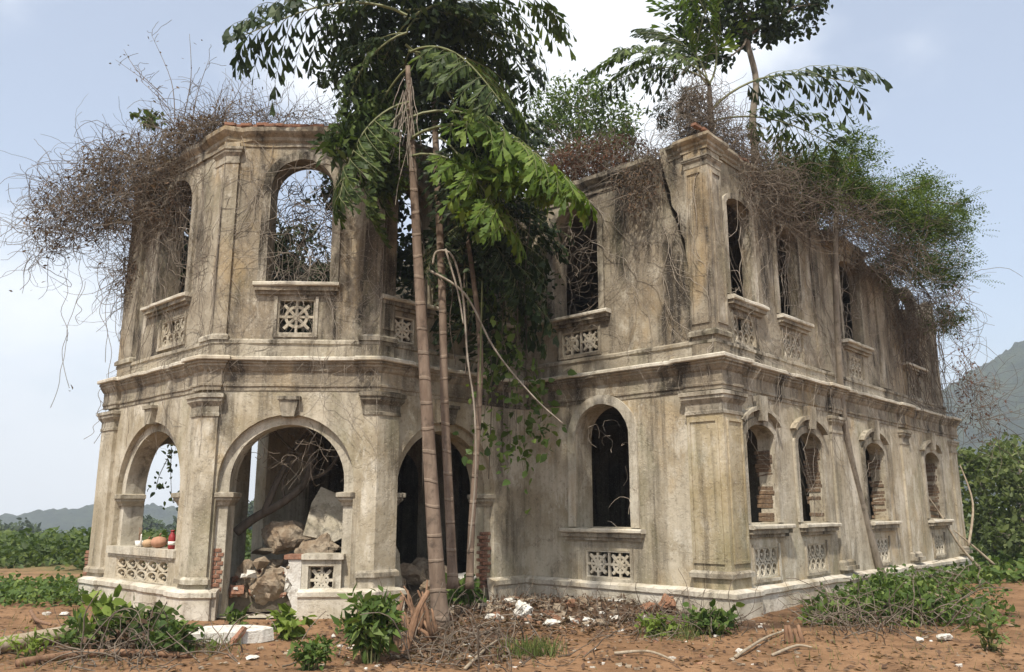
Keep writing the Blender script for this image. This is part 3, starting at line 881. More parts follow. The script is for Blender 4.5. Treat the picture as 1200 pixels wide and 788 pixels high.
for i in range(15):                          # toothed broken jamb of the right-hand porch arch
    place_brick(random.choice(BR), fR, -.98 - (.08 if i % 2 else 0), -.12 + random.uniform(-.02, .02), .30 + i * .068)
for i in range(26):                          # broken brick stub at the far left end
    place_brick(random.choice(BR), fL, 10.72 + (i % 2) * .21 + random.uniform(-.02, .02), -.1 + random.uniform(-.03, .03), .05 + (i // 2) * .068, random.uniform(-.03, .03))
for i in range(34):                          # crumbled brick coping over the tower and corner
    if i < 20: place_brick(random.choice(BR), fC2, .1 + i * .145, .02 + random.uniform(-.05, .04), 8.55 + random.uniform(-.01, .015), random.uniform(-.08, .08))
    else: place_brick(random.choice(BR), fS2, -.1 + (i - 20) * .22, .0 + random.uniform(-.05, .04), 8.40 - (i - 20) * .012 + random.uniform(-.01, .015), random.uniform(-.08, .08))

# ------------------------------------------------------------------ ground, hills, haze
def bumpf(x, y, cx, cy, rx, ry, h):
    q = ((x - cx) / rx) ** 2 + ((y - cy) / ry) ** 2
    return h * math.exp(-q)
def gh(x, y):
    r = sqrt(x * x + y * y)
    drop = 0.0
    if r > 32:
        w = min(1, max(0, (-x / r - .12) / .3)); w = w * w * (3 - 2 * w)
        drop = -w * min(34, .052 * (r - 32) ** 1.0 * min(1, (r - 32) / 25))
    if r > 90: return drop
    h = .045 * mnoise.noise((x * .7, y * .7, 0)) + .022 * mnoise.noise((x * 2.3, y * 2.3, 4)) + .010 * mnoise.noise((x * 6, y * 6, 8))
    h += bumpf(x, y, .5, 14.6, 1.5, 1.1, .20) + bumpf(x, y, 1.9, 14.4, .9, .5, .12) + bumpf(x, y, -5.3, 11.6, 1.6, .8, .10) + bumpf(x, y, 6.3, 14.6, 2.2, 1.2, .12) + bumpf(x, y, -1.3, 12.6, .9, .6, .12)
    return h * max(0, 1 - r / 90) - .02 + drop
def gpt(x, y, dz=0): return Vector((x, y, gh(x, y) + dz))
def gpx(px, py, dz=0):
    p = atz(px, py, 0.0)
    for _ in range(3): p = atz(px, py, gh(p.x, p.y))
    return gpt(p.x, p.y, dz)
def axis(n, near, far):
    a = [near * (i / n) for i in range(n + 1)]
    q = near
    step = near / n
    while q < far:
        step *= 1.35; q += step; a.append(min(q, far))
    return a
pos = axis(90, 16, 1150)
xs = np.array(sorted({round(-v, 4) for v in pos} | {round(v, 4) for v in pos}))
ys = np.array(sorted({round(12 + v, 4) for v in pos} | {round(12 - v, 4) for v in axis(60, 11, 480)}))
gv = np.array([(x, y, gh(x, y)) for y in ys for x in xs])
nx_, ny_ = len(xs), len(ys)
ii = (np.arange(ny_ - 1)[:, None] * nx_ + np.arange(nx_ - 1)[None]).ravel()
gf = np.stack([ii, ii + 1, ii + 1 + nx_, ii + nx_], 1)
m, nt, out = mat('red_soil'); g = G(nt); P = g.map()
c = g.mix(g.ramp(g.noise(P, .45, 7, .6, .5), .35, .65), (.185, .105, .055), (.28, .165, .09))
c = g.mix(g.ramp(g.noise(P, 1.7, 8, .7, .4), .48, .68, 0, .8), c, (.085, .048, .028))
c = g.mix(g.ramp(g.noise(P, 6.5, 8, .75), .52, .7, 0, .6), c, (.065, .038, .023))
c = g.mix(g.ramp(g.noise(g.map((1, 3.5, 1)), 2.2, 7, .7), .55, .7, 0, .55), c, (.36, .225, .13))
c = g.mix(g.ramp(g.noise(P, 26, 6, .75), .55, .74, 0, .55), c, (.30, .21, .14))
def spot(cx, cy, rx, ry):
    mp = g.map((1 / rx, 1 / ry, 0), (-cx / rx, -cy / ry, 0)); ln = g.n('ShaderNodeVectorMath', operation='LENGTH'); g.l.new(mp, ln.inputs[0])
    return g.ramp(g.math('ADD', ln.outputs['Value'], g.math('MULTIPLY', g.noise(P, 2.0, 5, .7), .9)), .9, 1.5, .85, 0)
for sp_ in ((1.0, 14.3, 2.6, 1.2), (-1.3, 12.0, 1.6, 1.1), (6.4, 14.0, 2.8, 1.3), (-5.2, 11.4, 1.8, .9), (3.3, 12.9, 1.6, .7)):
    c = g.mix(spot(*sp_), c, (.06, .037, .024))
# low green cover far from the swept yard
sep = g.n('ShaderNodeSeparateXYZ'); g.l.new(g.tc.outputs['Object'], sep.inputs[0])
far = g.math('ADD', sep.outputs['Y'], g.math('MULTIPLY', g.noise(P, .35, 5, .6), 10))
c = g.mix(g.ramp(far, 27, 34), c, (.085, .11, .04))
c = g.mix(g.math('MULTIPLY', g.ramp(g.noise(P, .5, 6, .65), .55, .7), g.ramp(far, 20, 26, 0, .6)), c, (.11, .12, .045))
h = g.math('ADD', g.noise(P, 3, 9, .7), g.math('MULTIPLY', g.noise(P, 18, 6, .7), .35))
g.l.new(g.pbsdf(c, .95, g.bump(h, .9, .05), .1), out.inputs[0])
M_SOIL = m
o = link('ground', arrays_mesh('ground', gv, gf, M_SOIL, smooth=True)); tag(o, kind='structure')

m, nt, out = mat('forested_hill'); g = G(nt); P = g.map()
c = g.mix(g.ramp(g.noise(P, .045, 9, .75), .38, .62), (.028, .042, .020), (.075, .095, .04))
c = g.mix(g.ramp(g.noise(P, .16, 8, .7), .5, .66, 0, .7), c, (.02, .03, .016))
g.l.new(g.pbsdf(c, 1, g.bump(g.math('ADD', g.noise(P, .11, 8, .75), g.math('MULTIPLY', g.noise(P, .5, 4), .3)), 1.0, 9.0), 0), out.inputs[0])
M_HILL = m
def hill(name, x0, x1, y0, y1, hf, nx=150, ny=60):
    X = np.linspace(x0, x1, nx); Y = np.linspace(y0, y1, ny)
    V = np.array([(x, y, hf(x, y)) for y in Y for x in X])
    I = (np.arange(ny - 1)[:, None] * nx + np.arange(nx - 1)[None]).ravel()
    ob = link(name, arrays_mesh(name, V, np.stack([I, I + 1, I + 1 + nx, I + nx], 1), M_HILL, smooth=True))
    tag(ob, kind='structure'); return ob
def hf_right(x, y):
    # crest climbs to the right behind the house
    e = math.exp(-((y - 520) / 130) ** 2)
    k = 1 / (1 + math.exp(-(x - 262) / 22.0))
    k2 = 1 / (1 + math.exp(-(x - 330) / 60.0))
    b = (66 * k + 86 * k2) * e
    rough = 5.5 * mnoise.noise((x * .02, y * .02, 2)) + 3.0 * mnoise.noise((x * .07, y * .07, 5)) + 4.2 * abs(mnoise.noise((x * .16, y * .13, 7))) + 2.4 * abs(mnoise.noise((x * .38, y * .3, 9)))
    return b + rough * min(1, b / 12) - 2
hill('hill', 200, 620, 390, 650, hf_right, 330, 130)
def hf_left(x, y):
    e = math.exp(-((y - 700) / 110) ** 2)
    k = 1 / (1 + math.exp((x + 455 - 0) / 1e9))
    b = (27 + 13 * math.exp(-((x + 330) / 110) ** 2) + 4 * mnoise.noise((x * .012, 0, 1))) * e * 1 / (1 + math.exp((-x - 620) / 60.0)) * 1.25
    return b + (3.2 * mnoise.noise((x * .05, y * .05, 3)) + 6.5 * abs(mnoise.noise((x * .075, y * .075, 6))) + 3.0 * abs(mnoise.noise((x * .2, y * .2, 8)))) * min(1, b / 10) - 47
hill('hill', -760, 0, 560, 840, hf_left, 420, 60)

# air: pale even haze that far things fade into
mh, nth, outh = mat('hazy_air')
vp = nth.nodes.new('ShaderNodeVolumePrincipled')
vp.inputs['Color'].default_value = (.80, .89, 1.0, 1)
vp.inputs['Density'].default_value = 0.0008
vp.inputs['Anisotropy'].default_value = 0.15
nth.links.new(vp.outputs[0], outh.inputs['Volume'])
mb = MB(); mb.box((0, 340, 65), (2420, 1720, 250))
hz = mb.build('haze', mh); tag(hz, kind='stuff')

# ------------------------------------------------------------------ vegetation builders
def curve_pts(a, b, sag=0.0, n=8, wob=0.0):
    a, b = Vector(a), Vector(b); out = []
    for i in range(n + 1):
        t = i / n
        p = a.lerp(b, t) + Vector((0, 0, -sag * 4 * t * (1 - t)))
        if 0 < i < n and wob: p += Vector((random.uniform(-wob, wob), random.uniform(-wob, wob), random.uniform(-wob, wob)))
        out.append(p)
    return out
def smooth_path(pts, k=4):
    """Catmull-Rom through control points"""
    P_ = [Vector(p) for p in pts]; out = []
    for i in range(len(P_) - 1):
        p0, p1, p2, p3 = P_[max(i - 1, 0)], P_[i], P_[i + 1], P_[min(i + 2, len(P_) - 1)]
        for j in range(k):
            t = j / k
            out.append(.5 * ((2 * p1) + (p2 - p0) * t + (2 * p0 - 5 * p1 + 4 * p2 - p3) * t * t + (3 * p1 - p0 - 3 * p2 + p3) * t ** 3))
    out.append(P_[-1]); return out
def lerp_list(a, b, n): return [a + (b - a) * i / max(1, n - 1) for i in range(n)]

def frond_mesh(name, seed, leaf_m, arch=.14, npin=13, nleaf=9, lsz=.085, hang=.9):
    """fishtail-palm frond, chord 0..1 along +X: rachis, drooping pinnae, wedge leaflets with torn ends"""
    R = random.Random(seed); mb = MB()
    def rach(t): return Vector((t, .03 * sin(3 * t + seed), arch * sin(pi * t ** .8)))
    mb.tube([rach(i / 14) for i in range(15)], lerp_list(.010, .003, 15), 5, 0)
    for i in range(npin):
        t = .20 + .80 * (i + R.random() * .5) / npin
        ln = (.18 + .30 * sin(pi * min(1, .12 + .86 * (t - .2) / .8))) * R.uniform(.85, 1.15)
        for sg in (-1, 1):
            if R.random() < .06: continue
            b = rach(min(1, t + (0.02 if sg > 0 else 0)))
            d = Vector((.55 + R.uniform(-.15, .15), sg * R.uniform(.75, 1.0), R.uniform(-.1, .25))).normalized()
            pts = []
            for k in range(6):
                q = k / 5
                pts.append(b + d * ln * q + Vector((0, 0, -hang * .45 * ln * q * q)))
            mb.tube(pts, lerp_list(.0035, .0012, 6), 3, 0, cap=False)
            for k in range(nleaf):
                q = .15 + .85 * k / (nleaf - 1)
                fi = q * 5; j = min(4, int(fi)); base = pts[j].lerp(pts[j + 1], fi - j)
                tang = (pts[j + 1] - pts[j]).normalized()
                side = Vector((0, 0, 1)).cross(tang); side.normalize()
                for s2 in ((-1, 1) if k < nleaf - 1 else (0,)):
                    if R.random() < .08: continue
                    dr = (tang * R.uniform(.6, 1.0) + side * s2 * R.uniform(.5, .9) + Vector((0, 0, -hang * R.uniform(.4, 1.3)))).normalized()
                    L = lsz * R.uniform(.75, 1.4); w = L * R.uniform(.24, .36)
                    ax = dr.cross(Vector((R.uniform(-.5, .5), R.uniform(-.5, .5), 1)))
                    if ax.length < 1e-3: ax = dr.orthogonal()
                    ax.normalize()
                    up = ax.cross(dr)
                    o = base
                    mb.add([o, o + dr * L * .55 - ax * w * .55 + up * L * .05, o + dr * L * .86 - ax * w * .62, o + dr * L * .80 - ax * w * .1, o + dr * L + ax * w * .28, o + dr * L * .72 + ax * w * .52 + up * L * .05],
                           [(0, 1, 2, 3, 4, 5)], 1)
    me = bpy.data.meshes.new(name); me.from_pydata(mb.v, [], mb.f)
    me.materials.append(M_STALK); me.materials.append(leaf_m)
    me.polygons.foreach_set('material_index', mb.m); me.update()
    return me
M_STALK = plain('frond_stalk', (.16, .17, .07), .6)
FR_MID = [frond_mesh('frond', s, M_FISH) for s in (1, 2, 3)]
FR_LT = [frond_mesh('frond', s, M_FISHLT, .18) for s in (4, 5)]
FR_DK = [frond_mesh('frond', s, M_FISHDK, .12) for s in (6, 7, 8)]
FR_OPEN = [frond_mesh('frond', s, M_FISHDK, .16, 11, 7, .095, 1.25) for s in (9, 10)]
def frond(parent, me, base, tip, roll=0.0):
    base, tip = Vector(base), Vector(tip)
    x = tip - base; l = x.length; x.normalize()
    y = Vector((0, 0, 1)).cross(x)
    if y.length < .05: y = Vector((0, 1, 0)).cross(x)
    y.normalize(); z = x.cross(y)
    M = Matrix((x, y, z)).transposed().to_4x4() @ Matrix.Rotation(roll, 4, 'X')
    o = link('frond', me, parent)
    o.matrix_local = Matrix.Translation(base - parent.location) @ M @ Matrix.Scale(l, 4)
    return o
def trunk_obj(parent, pts, r0, r1, material, name='trunk', n=12, k=5, swell=True):
    sp = smooth_path(pts, k); N = len(sp)
    rr = lerp_list(r0, r1, N)
    if swell: rr[0] *= 1.35; rr[1] *= 1.12
    mb = MB(); o = parent.location
    mb.tube([p - o for p in sp], rr, n)
    return mb.build(name, material, parent)

def strands(region, n, seg, step, r0, r1, grav=0.0, curl=1.0, bias=(0, 0, 0), sides=3, mb=None, origin=(0, 0, 0)):
    """curly bare vine stems; region() gives a start point"""
    mb = mb or MB(); org = Vector(origin); b = Vector(bias)
    for _ in range(n):
        p = Vector(region()); d = Vector((random.gauss(0, 1), random.gauss(0, 1), random.gauss(0, 1))).normalized()
        pts = [p - org]
        ns = max(3, int(seg * random.uniform(.5, 1.4)))
        w = Vector((random.gauss(0, 1), random.gauss(0, 1), random.gauss(0, 1))).normalized()
        for i in range(ns):
            d = (d + w.cross(d) * curl * random.uniform(.1, .7) + Vector((random.gauss(0, .25), random.gauss(0, .25), random.gauss(0, .25))) * curl + b * .25 + Vector((0, 0, -grav))).normalized()
            p = p + d * step * random.uniform(.7, 1.3); pts.append(p - org)
        ra = random.uniform(r0, r1)
        mb.tube(pts, lerp_list(ra, ra * .5, len(pts)), sides, cap=False)
    return mb
def ell(px, py, Y, rx, ry, rz, power=1.0):
    """start points in an ellipsoid around a picture point at depth Y (radii in metres)"""
    c = at(px, py, Y)
    def f():
        d = Vector((random.gauss(0, 1), random.gauss(0, 1), random.gauss(0, 1))).normalized() * (random.random() ** (power / 3))
        return c + Vector((d.x * rx, d.y * ry, d.z * rz))
    return f
def pick(*fs):
    """choose among weighted regions"""
    tot = [w for w, _ in fs]
    def f(): return random.choices([q for _, q in fs], tot)[0]()
    return f
def leaves(name, pts, size, material, parent, tilt=1.0, tv=LEAF_V, tf=LEAF_F, smin=.6, smax=1.4):
    pts = np.array([tuple(p) for p in pts]) - np.array(parent.location)
    n = len(pts)
    V, Fc = scatter(tv, tf, pts, rand_rot(n, tilt), size * rng.uniform(smin, smax, n))
    return tag(link(name, arrays_mesh(name, V, Fc, material), parent), kind='stuff')
def thicket(name, label, cat, base, region, n, leaf_n, leaf_m=None, seg=9, step=.13, r0=.004, r1=.011, grav=.03, curl=.8, bias=(0, 0, 0), lsz=.055, vm=None, group=None, lclump=False):
    e = empty(name, base); tag(e, label, cat, group)
    strands(region, n, seg, step, r0, r1, grav, curl, bias, 3, None, base).build('stems', vm or M_BRVINE, e)['kind'] = 'stuff'
    if leaf_n:
        pts = []
        while len(pts) < leaf_n:
            c_ = region(); k_ = random.uniform(.04, .16)
            pts += [c_ + Vector((random.gauss(0, k_), random.gauss(0, k_), random.gauss(0, k_))) for _ in range(random.randint(3, 14))] if lclump else [c_]
        leaves('dry_leaves', pts, lsz, leaf_m or M_DRYLEAF, e)
    return e
def crown(parent, blobs, n_clump, per, size, material, tv, tf, tilt=.8, flat=.6, name='crown', hollow=.55):
    """foliage as many leaf clumps near the skin of several lobes, with gaps between the clumps"""
    pts = []
    tot = sum(r ** 2 for _, r in blobs)
    for c, r in blobs:
        for _ in range(max(3, int(n_clump * r * r / tot))):
            d = Vector((random.gauss(0, 1), random.gauss(0, 1), random.gauss(0, 1))).normalized()
            q = Vector(c) + Vector((d.x, d.y, d.z * .8)) * r * random.uniform(hollow, 1.08)
            cr = r * random.uniform(.10, .24)
            for _ in range(int(per * random.uniform(.6, 1.4))):
                pts.append(q + Vector((random.gauss(0, cr), random.gauss(0, cr), random.gauss(0, cr * flat))))
    return leaves(name, pts, size, material, parent, tilt, tv, tf)
def limbs(parent, start, blobs, r, material, n=7, name='branches'):
    mb = MB(); o = parent.location; start = Vector(start)
    for c, br in blobs:
        mid = start.lerp(Vector(c), .5) + Vector((random.uniform(-.2, .2), random.uniform(-.2, .2), random.uniform(0, .25) * br))
        sp = smooth_path([start, mid, Vector(c)], 5)
        mb.tube([p - o for p in sp], lerp_list(r, r * .35, len(sp)), 6)
        for _ in range(n):
            d = Vector((random.gauss(0, 1), random.gauss(0, 1), random.gauss(.2, .8))).normalized()
            e = Vector(c) + d * br * random.uniform(.6, 1.0)
            s0 = mid.lerp(Vector(c), random.uniform(.3, 1))
            sp = smooth_path([s0, s0.lerp(e, .5) + Vector((random.uniform(-.1, .1), random.uniform(-.1, .1), random.uniform(-.05, .12))) * br, e], 3)
            mb.tube([p - o for p in sp], lerp_list(r * .35, r * .1, len(sp)), 4, cap=False)
    return mb.build(name, material, parent)
def shrub(name, label, cat, base, h, spread, nst, leaf_m, lsz, per=9, wide=True, stem_m=None, group=None, droop=.3, tilt=.7, lean=(0, 0)):
    """stems fanning from a base point with leaves along their upper part"""
    e = empty(name, base); tag(e, label, cat, group)
    mb = MB(); pts = []
    for _ in range(nst):
        a = random.uniform(0, 2 * pi); k = random.random() ** .6 * spread; hh = h * random.uniform(.55, 1.05)
        tip = Vector((cos(a) * k + lean[0] * hh, sin(a) * k * .8 + lean[1] * hh, hh - droop * k))
        b0 = Vector((cos(a) * k * .25, sin(a) * k * .25, -.03))
        mid = b0.lerp(tip, .5) + Vector((-cos(a) * k * .12, -sin(a) * k * .12, hh * .14))
        sp = smooth_path([b0, mid, tip], 4)
        mb.tube(sp, lerp_list(.008 + .006 * h, .003, len(sp)), 4, cap=False)
        for _ in range(per):
            q = random.uniform(.3, 1.0) * (len(sp) - 1); j = min(len(sp) - 2, int(q))
            pts.append(sp[j].lerp(sp[j + 1], q - j) + Vector((random.gauss(0, .035), random.gauss(0, .035), random.gauss(0, .03))) + e.location)
    mb.build('stems', stem_m or M_STALK, e)['kind'] = 'stuff'
    leaves('foliage', pts, lsz, leaf_m, e, tilt, WIDE_V if wide else LEAF_V, WIDE_F if wide else LEAF_F)
    return e

# ------------------------------------------------------------------ fishtail palms in front of the porch
def palm(label, stem_px, r0, r1, fr_spec, group=None, bark_m=None, name='fishtail_palm'):
    pts = [at(*q) for q in stem_px]
    base = pts[0].copy()
    e = empty(name, base); tag(e, label, 'palm', group)
    trunk_obj(e, pts, r0, r1, bark_m or M_PALM)
    for (me, bx, by, bY, tx, ty, tY) in fr_spec:
        frond(e, me, at(bx, by, bY), at(tx, ty, tY), random.uniform(-.25, .25))
    return e
A_, D_, L_, O_ = FR_MID, FR_DK, FR_LT, FR_OPEN
p1 = palm('tall fishtail palm with the thickest trunk before the porch',
     [(517, 742, 12.35), (508, 610, 12.4), (499, 460, 12.5), (489, 290, 12.6), (482, 160, 12.7), (478, 78, 12.75)], .128, .042,
     [(O_[0], 477, 20, 12.7, 285, 40, 12.2), (O_[1], 476, -20, 12.8, 335, -20, 12.9), (A_[0], 478, 20, 12.7, 645, 0, 12.3),
      (A_[1], 478, 60, 12.7, 590, 120, 11.8), (D_[0], 478, 60, 12.8, 560, 110, 14.0), (A_[2], 479, 120, 12.7, 398, 232, 12.3),
      (A_[0], 479, 130, 12.7, 432, 250, 12.6), (L_[0], 481, 165, 12.7, 672, 222, 12.1), (L_[1], 482, 185, 12.7, 590, 270, 12.1),
      (L_[0], 480, 140, 12.7, 640, 205, 12.8), (D_[1], 478, 40, 12.7, 400, 90, 13.4), (A_[1], 478, 40, 12.7, 395, 150, 13.0), (D_[2], 478, 40, 12.8, 540, 10, 13.8),
      (A_[2], 477, 0, 12.7, 430, -150, 12.0), (D_[0], 477, 0, 12.7, 560, -130, 12.4), (A_[0], 477, 0, 12.7, 400, 40, 13.6),
      (D_[1], 477, 10, 12.7, 530, 90, 13.9), (A_[1], 478, 30, 12.7, 425, 120, 13.6), (D_[2], 478, 50, 12.7, 560, 200, 13.5), (A_[2], 478, 80, 12.8, 420, 205, 13.2),
      (D_[0], 478, 60, 12.8, 600, 160, 14.2), (D_[2], 478, 20, 12.8, 500, 130, 14.6), (D_[1], 477, -20, 12.8, 620, 90, 13.9),
      (D_[0], 480, 60, 12.8, 470, 150, 14.4), (A_[0], 477, 10, 12.7, 590, 50, 13.0)])
p2 = palm('second slimmer fishtail palm stem just behind the tallest one',
     [(531, 690, 13.3), (527, 600, 13.35), (521, 470, 13.45), (518, 340, 13.5), (512, 200, 13.6), (508, 110, 13.7)], .082, .055,
     [(D_[0], 508, 120, 13.7, 600, 190, 13.6), (D_[1], 508, 110, 13.7, 585, 90, 14.6), (D_[2], 510, 150, 13.7, 610, 170, 15.0), (D_[0], 510, 160, 13.7, 560, 260, 13.2),
      (D_[1], 508, 90, 13.7, 440, 60, 14.6), (D_[2], 508, 90, 13.7, 540, 20, 14.6), (D_[0], 511, 180, 13.7, 590, 290, 14.2), (D_[1], 512, 200, 13.7, 640, 300, 14.6), (D_[2], 508, 110, 13.7, 430, 170, 14.4), (D_[0], 512, 190, 13.7, 610, 400, 14.6), (D_[2], 512, 210, 13.7, 545, 380, 14.6), (D_[1], 512, 180, 13.7, 630, 210, 15.2)])
p3 = palm('thin pale palm stem leaning right beside the porch arch',
     [(550, 690, 13.6), (553, 610, 13.6), (559, 520, 13.65), (563, 410, 13.8), (555, 330, 13.9), (545, 260, 14.0)], .062, .04,
     [(D_[1], 545, 262, 14.0, 610, 350, 14.0), (D_[2], 545, 262, 14.0, 500, 320, 13.7), (D_[0], 546, 260, 14.0, 620, 240, 14.2)])
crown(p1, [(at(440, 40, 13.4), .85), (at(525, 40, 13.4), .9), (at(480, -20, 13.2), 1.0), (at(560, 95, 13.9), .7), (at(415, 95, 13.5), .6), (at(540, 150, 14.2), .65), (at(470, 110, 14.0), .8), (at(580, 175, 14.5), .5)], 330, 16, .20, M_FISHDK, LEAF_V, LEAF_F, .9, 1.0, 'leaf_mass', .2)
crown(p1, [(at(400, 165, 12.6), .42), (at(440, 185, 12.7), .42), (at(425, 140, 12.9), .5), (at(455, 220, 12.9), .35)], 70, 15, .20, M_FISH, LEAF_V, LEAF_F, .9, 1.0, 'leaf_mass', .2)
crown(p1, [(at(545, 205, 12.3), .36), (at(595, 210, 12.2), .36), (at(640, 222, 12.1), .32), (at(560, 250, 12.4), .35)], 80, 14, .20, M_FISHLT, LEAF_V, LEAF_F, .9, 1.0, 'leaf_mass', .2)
# dead fibres hanging under the crown of the tall palm
mb = MB()
for _ in range(26):
    a = at(478 + random.uniform(-6, 8), random.uniform(90, 150), 12.62 + random.uniform(-.1, .1))
    b = a + Vector((random.uniform(-.28, .22), random.uniform(-.1, .1), -random.uniform(.5, 1.5)))
    mb.tube([q - p1.location for q in curve_pts(a, b, -.05, 5, .02)], .008, 3, cap=False)
mb.build('dead_fibres', M_VINE, p1)

# slender leaning stem and creepers tangled between the palms
def vine_thing(name, label, cat, paths, r0, r1, material, group=None, n=5, leafspec=None):
    base = Vector(paths[0][0] if not isinstance(paths[0][0], tuple) else at(*paths[0][0]))
    e = empty(name, base); tag(e, label, cat, group)
    mb = MB(); allp = []
    for pth in paths:
        sp = smooth_path([at(*q) if isinstance(q, tuple) and len(q) == 3 else Vector(q) for q in pth], 5)
        allp += sp
        mb.tube([p - base for p in sp], lerp_list(r0, r1, len(sp)), n)
    mb.build('stems', material, e)
    if leafspec:
        nn, sz, lm, sp_ = leafspec
        pts = [random.choice(allp) + Vector((random.gauss(0, sp_), random.gauss(0, sp_), random.gauss(0, sp_))) for _ in range(nn)]
        leaves('foliage', pts, sz, lm, e, .9, WIDE_V, WIDE_F)
    return e
vine_thing('broken_branch', 'pale broken branch slanting down across the dark porch bay', 'branch', [[(505, 318, 13.2), (545, 345, 13.2), (580, 410, 13.2), (625, 465, 13.15), (660, 497, 13.1)]], .022, .012, M_VINE)
vine_thing('split_cane', 'pale split cane hanging between the palm stems', 'cane', [[(507, 310, 13.1), (512, 295, 13.1), (530, 300, 13.1), (542, 345, 13.1), (548, 420, 13.1), (556, 480, 13.1), (557, 560, 13.1), (549, 650, 13.15)], [(522, 292, 13.1), (536, 340, 13.1), (543, 380, 13.05)]], .020, .014, M_VINE)
vine_thing('green_cane', 'thin green cane standing upright behind the split cane', 'cane', [[(565, 330, 13.7), (563, 420, 13.7), (561, 520, 13.7), (556, 600, 13.7)]], .016, .016, M_STALK)
vine_thing('climbing_creeper', 'leafy green creeper hanging over the right side of the porch arch', 'creeper',
           [[(560, 330, 14.3), (590, 400, 14.2), (600, 470, 14.1), (615, 560, 14.0)], [(590, 400, 14.2), (570, 470, 14.1), (565, 530, 14.0)], [(600, 430, 14.2), (635, 470, 14.3), (625, 520, 14.2)]], .012, .005, M_BRVINE, None, 4, (420, .15, M_BUSH, .20))
vine_thing('climbing_creeper', 'dark creeper curtain over the recessed bay between porch and wing', 'creeper',
           [[(590, 210, 15.2), (600, 270, 15.1), (600, 340, 15.0)], [(560, 220, 15.0), (570, 290, 14.9), (560, 350, 14.8)], [(622, 250, 15.4), (620, 300, 15.5), (626, 370, 15.6)]], .016, .006, M_DKBARK, None, 4, (1500, .14, M_FISHDK, .26))

for k in range(9):
    x = 500 + k * 15 + random.uniform(-5, 5); y1 = random.uniform(420, 640)
    vine_thing('hanging_vine', 'dark rope-like vine hanging in the recessed bay behind the palms', 'vine', [[(x + random.uniform(-12, 12), 215, 14.6), (x + random.uniform(-6, 6), 330, 14.4), (x, (330 + y1) / 2, 14.3), (x + random.uniform(-10, 10), y1, 14.2)]], .016, .007, random.choice((M_DKBARK, M_BRVINE)), 'dark vine stems hanging in the bay')

# ------------------------------------------------------------------ dead vines on the tower
tl = at(165, 215, 16.0)
thicket('dead_vine_thicket', 'huge tangle of bare brown vines billowing off the tower corner', 'vines', loc2w(10.2, -5.6, 6.5),
        pick((5, ell(205, 215, 15.4, .95, .6, 1.05)), (4.5, ell(150, 225, 16.0, 1.1, .7, 1.0)), (2.2, ell(95, 245, 16.2, 1.0, .7, .8)), (2, ell(240, 160, 14.8, .8, .5, .32)), (.7, ell(60, 270, 16.4, .55, .5, .75)), (1.6, ell(165, 320, 16.3, .55, .4, .8)), (1.2, ell(150, 190, 16, 1.2, .6, .6))),
        2100, 7500, None, 11, .115, .004, .0095, .05, .8, (-.25, 0, 0), .085, None, None, True)
# loose tips of that tangle reaching up and hanging down
mb = MB(); e = empty('hanging_dead_vines', at(140, 320, 16.0)); tag(e, 'thin bare vine tips trailing far below the tower corner tangle', 'vines')
for (x0, y0, x1, y1) in [(95, 300, 80, 400), (80, 390, 58, 478), (115, 310, 125, 425), (75, 320, 78, 455), (130, 300, 133, 470), (50, 290, 30, 340), (100, 330, 90, 380), (118, 470, 105, 515), (122, 450, 117, 520), (140, 330, 140, 420)]:
    p = [at(x0 + (x1 - x0) * i / 6 + (random.uniform(-7, 7) if 0 < i else 0), y0 + (y1 - y0) * i / 6, 16.0) for i in range(7)]
    mb.tube([q - e.location for q in smooth_path(p, 4)], .006, 3, cap=False)
mb.build('stems', M_BRVINE, e)['kind'] = 'stuff'
leaves('dry_leaves', [at(85, 457, 16.0), at(82, 459, 16.0), at(38, 340, 16), at(48, 332, 16), at(15, 342, 16)], .14, M_DRYLEAF, e)
mb = MB(); e = empty('bare_twigs', at(200, 130, 15.6)); tag(e, 'bare upright twigs rising above the tower parapet against the sky', 'twigs')
tips = []
for (x0, y0, x1, y1) in [(205, 140, 178, 42), (195, 120, 135, 70), (215, 140, 222, 40), (190, 110, 145, 58), (225, 150, 245, 70), (240, 150, 285, 95), (260, 150, 300, 110), (280, 150, 330, 120), (200, 130, 165, 95), (300, 150, 285, 118), (330, 148, 345, 128), (250, 145, 262, 105)]:
    sp = smooth_path([at(x0, y0, 15.4), at((x0 + x1) / 2 + random.uniform(-12, 12), (y0 + y1) / 2 + random.uniform(-10, 4), 15.4), at(x1, y1, 15.4)], 5)
    mb.tube([q - e.location for q in sp], lerp_list(.012, .004, len(sp)), 4); tips += sp[4:]
    for _ in range(4):
        a = random.choice(sp[3:]); b = a + Vector((random.uniform(-.4, .4), random.uniform(-.2, .2), random.uniform(0, .45)))
        mb.tube([q - e.location for q in curve_pts(a, b, -.03, 4, .03)], .005, 3, cap=False)
mb.build('stems', M_BRVINE, e)['kind'] = 'stuff'
leaves('dry_leaves', [random.choice(tips) + Vector((random.gauss(0, .1), 0, random.gauss(0, .1))) for _ in range(70)], .08, M_DRYLEAF, e)
shrub('parapet_weed', 'small green weed growing among the dead vines on the tower parapet', 'weed', at(172, 150, 15.3), .5, .45, 14, M_TREE, .11, 8)

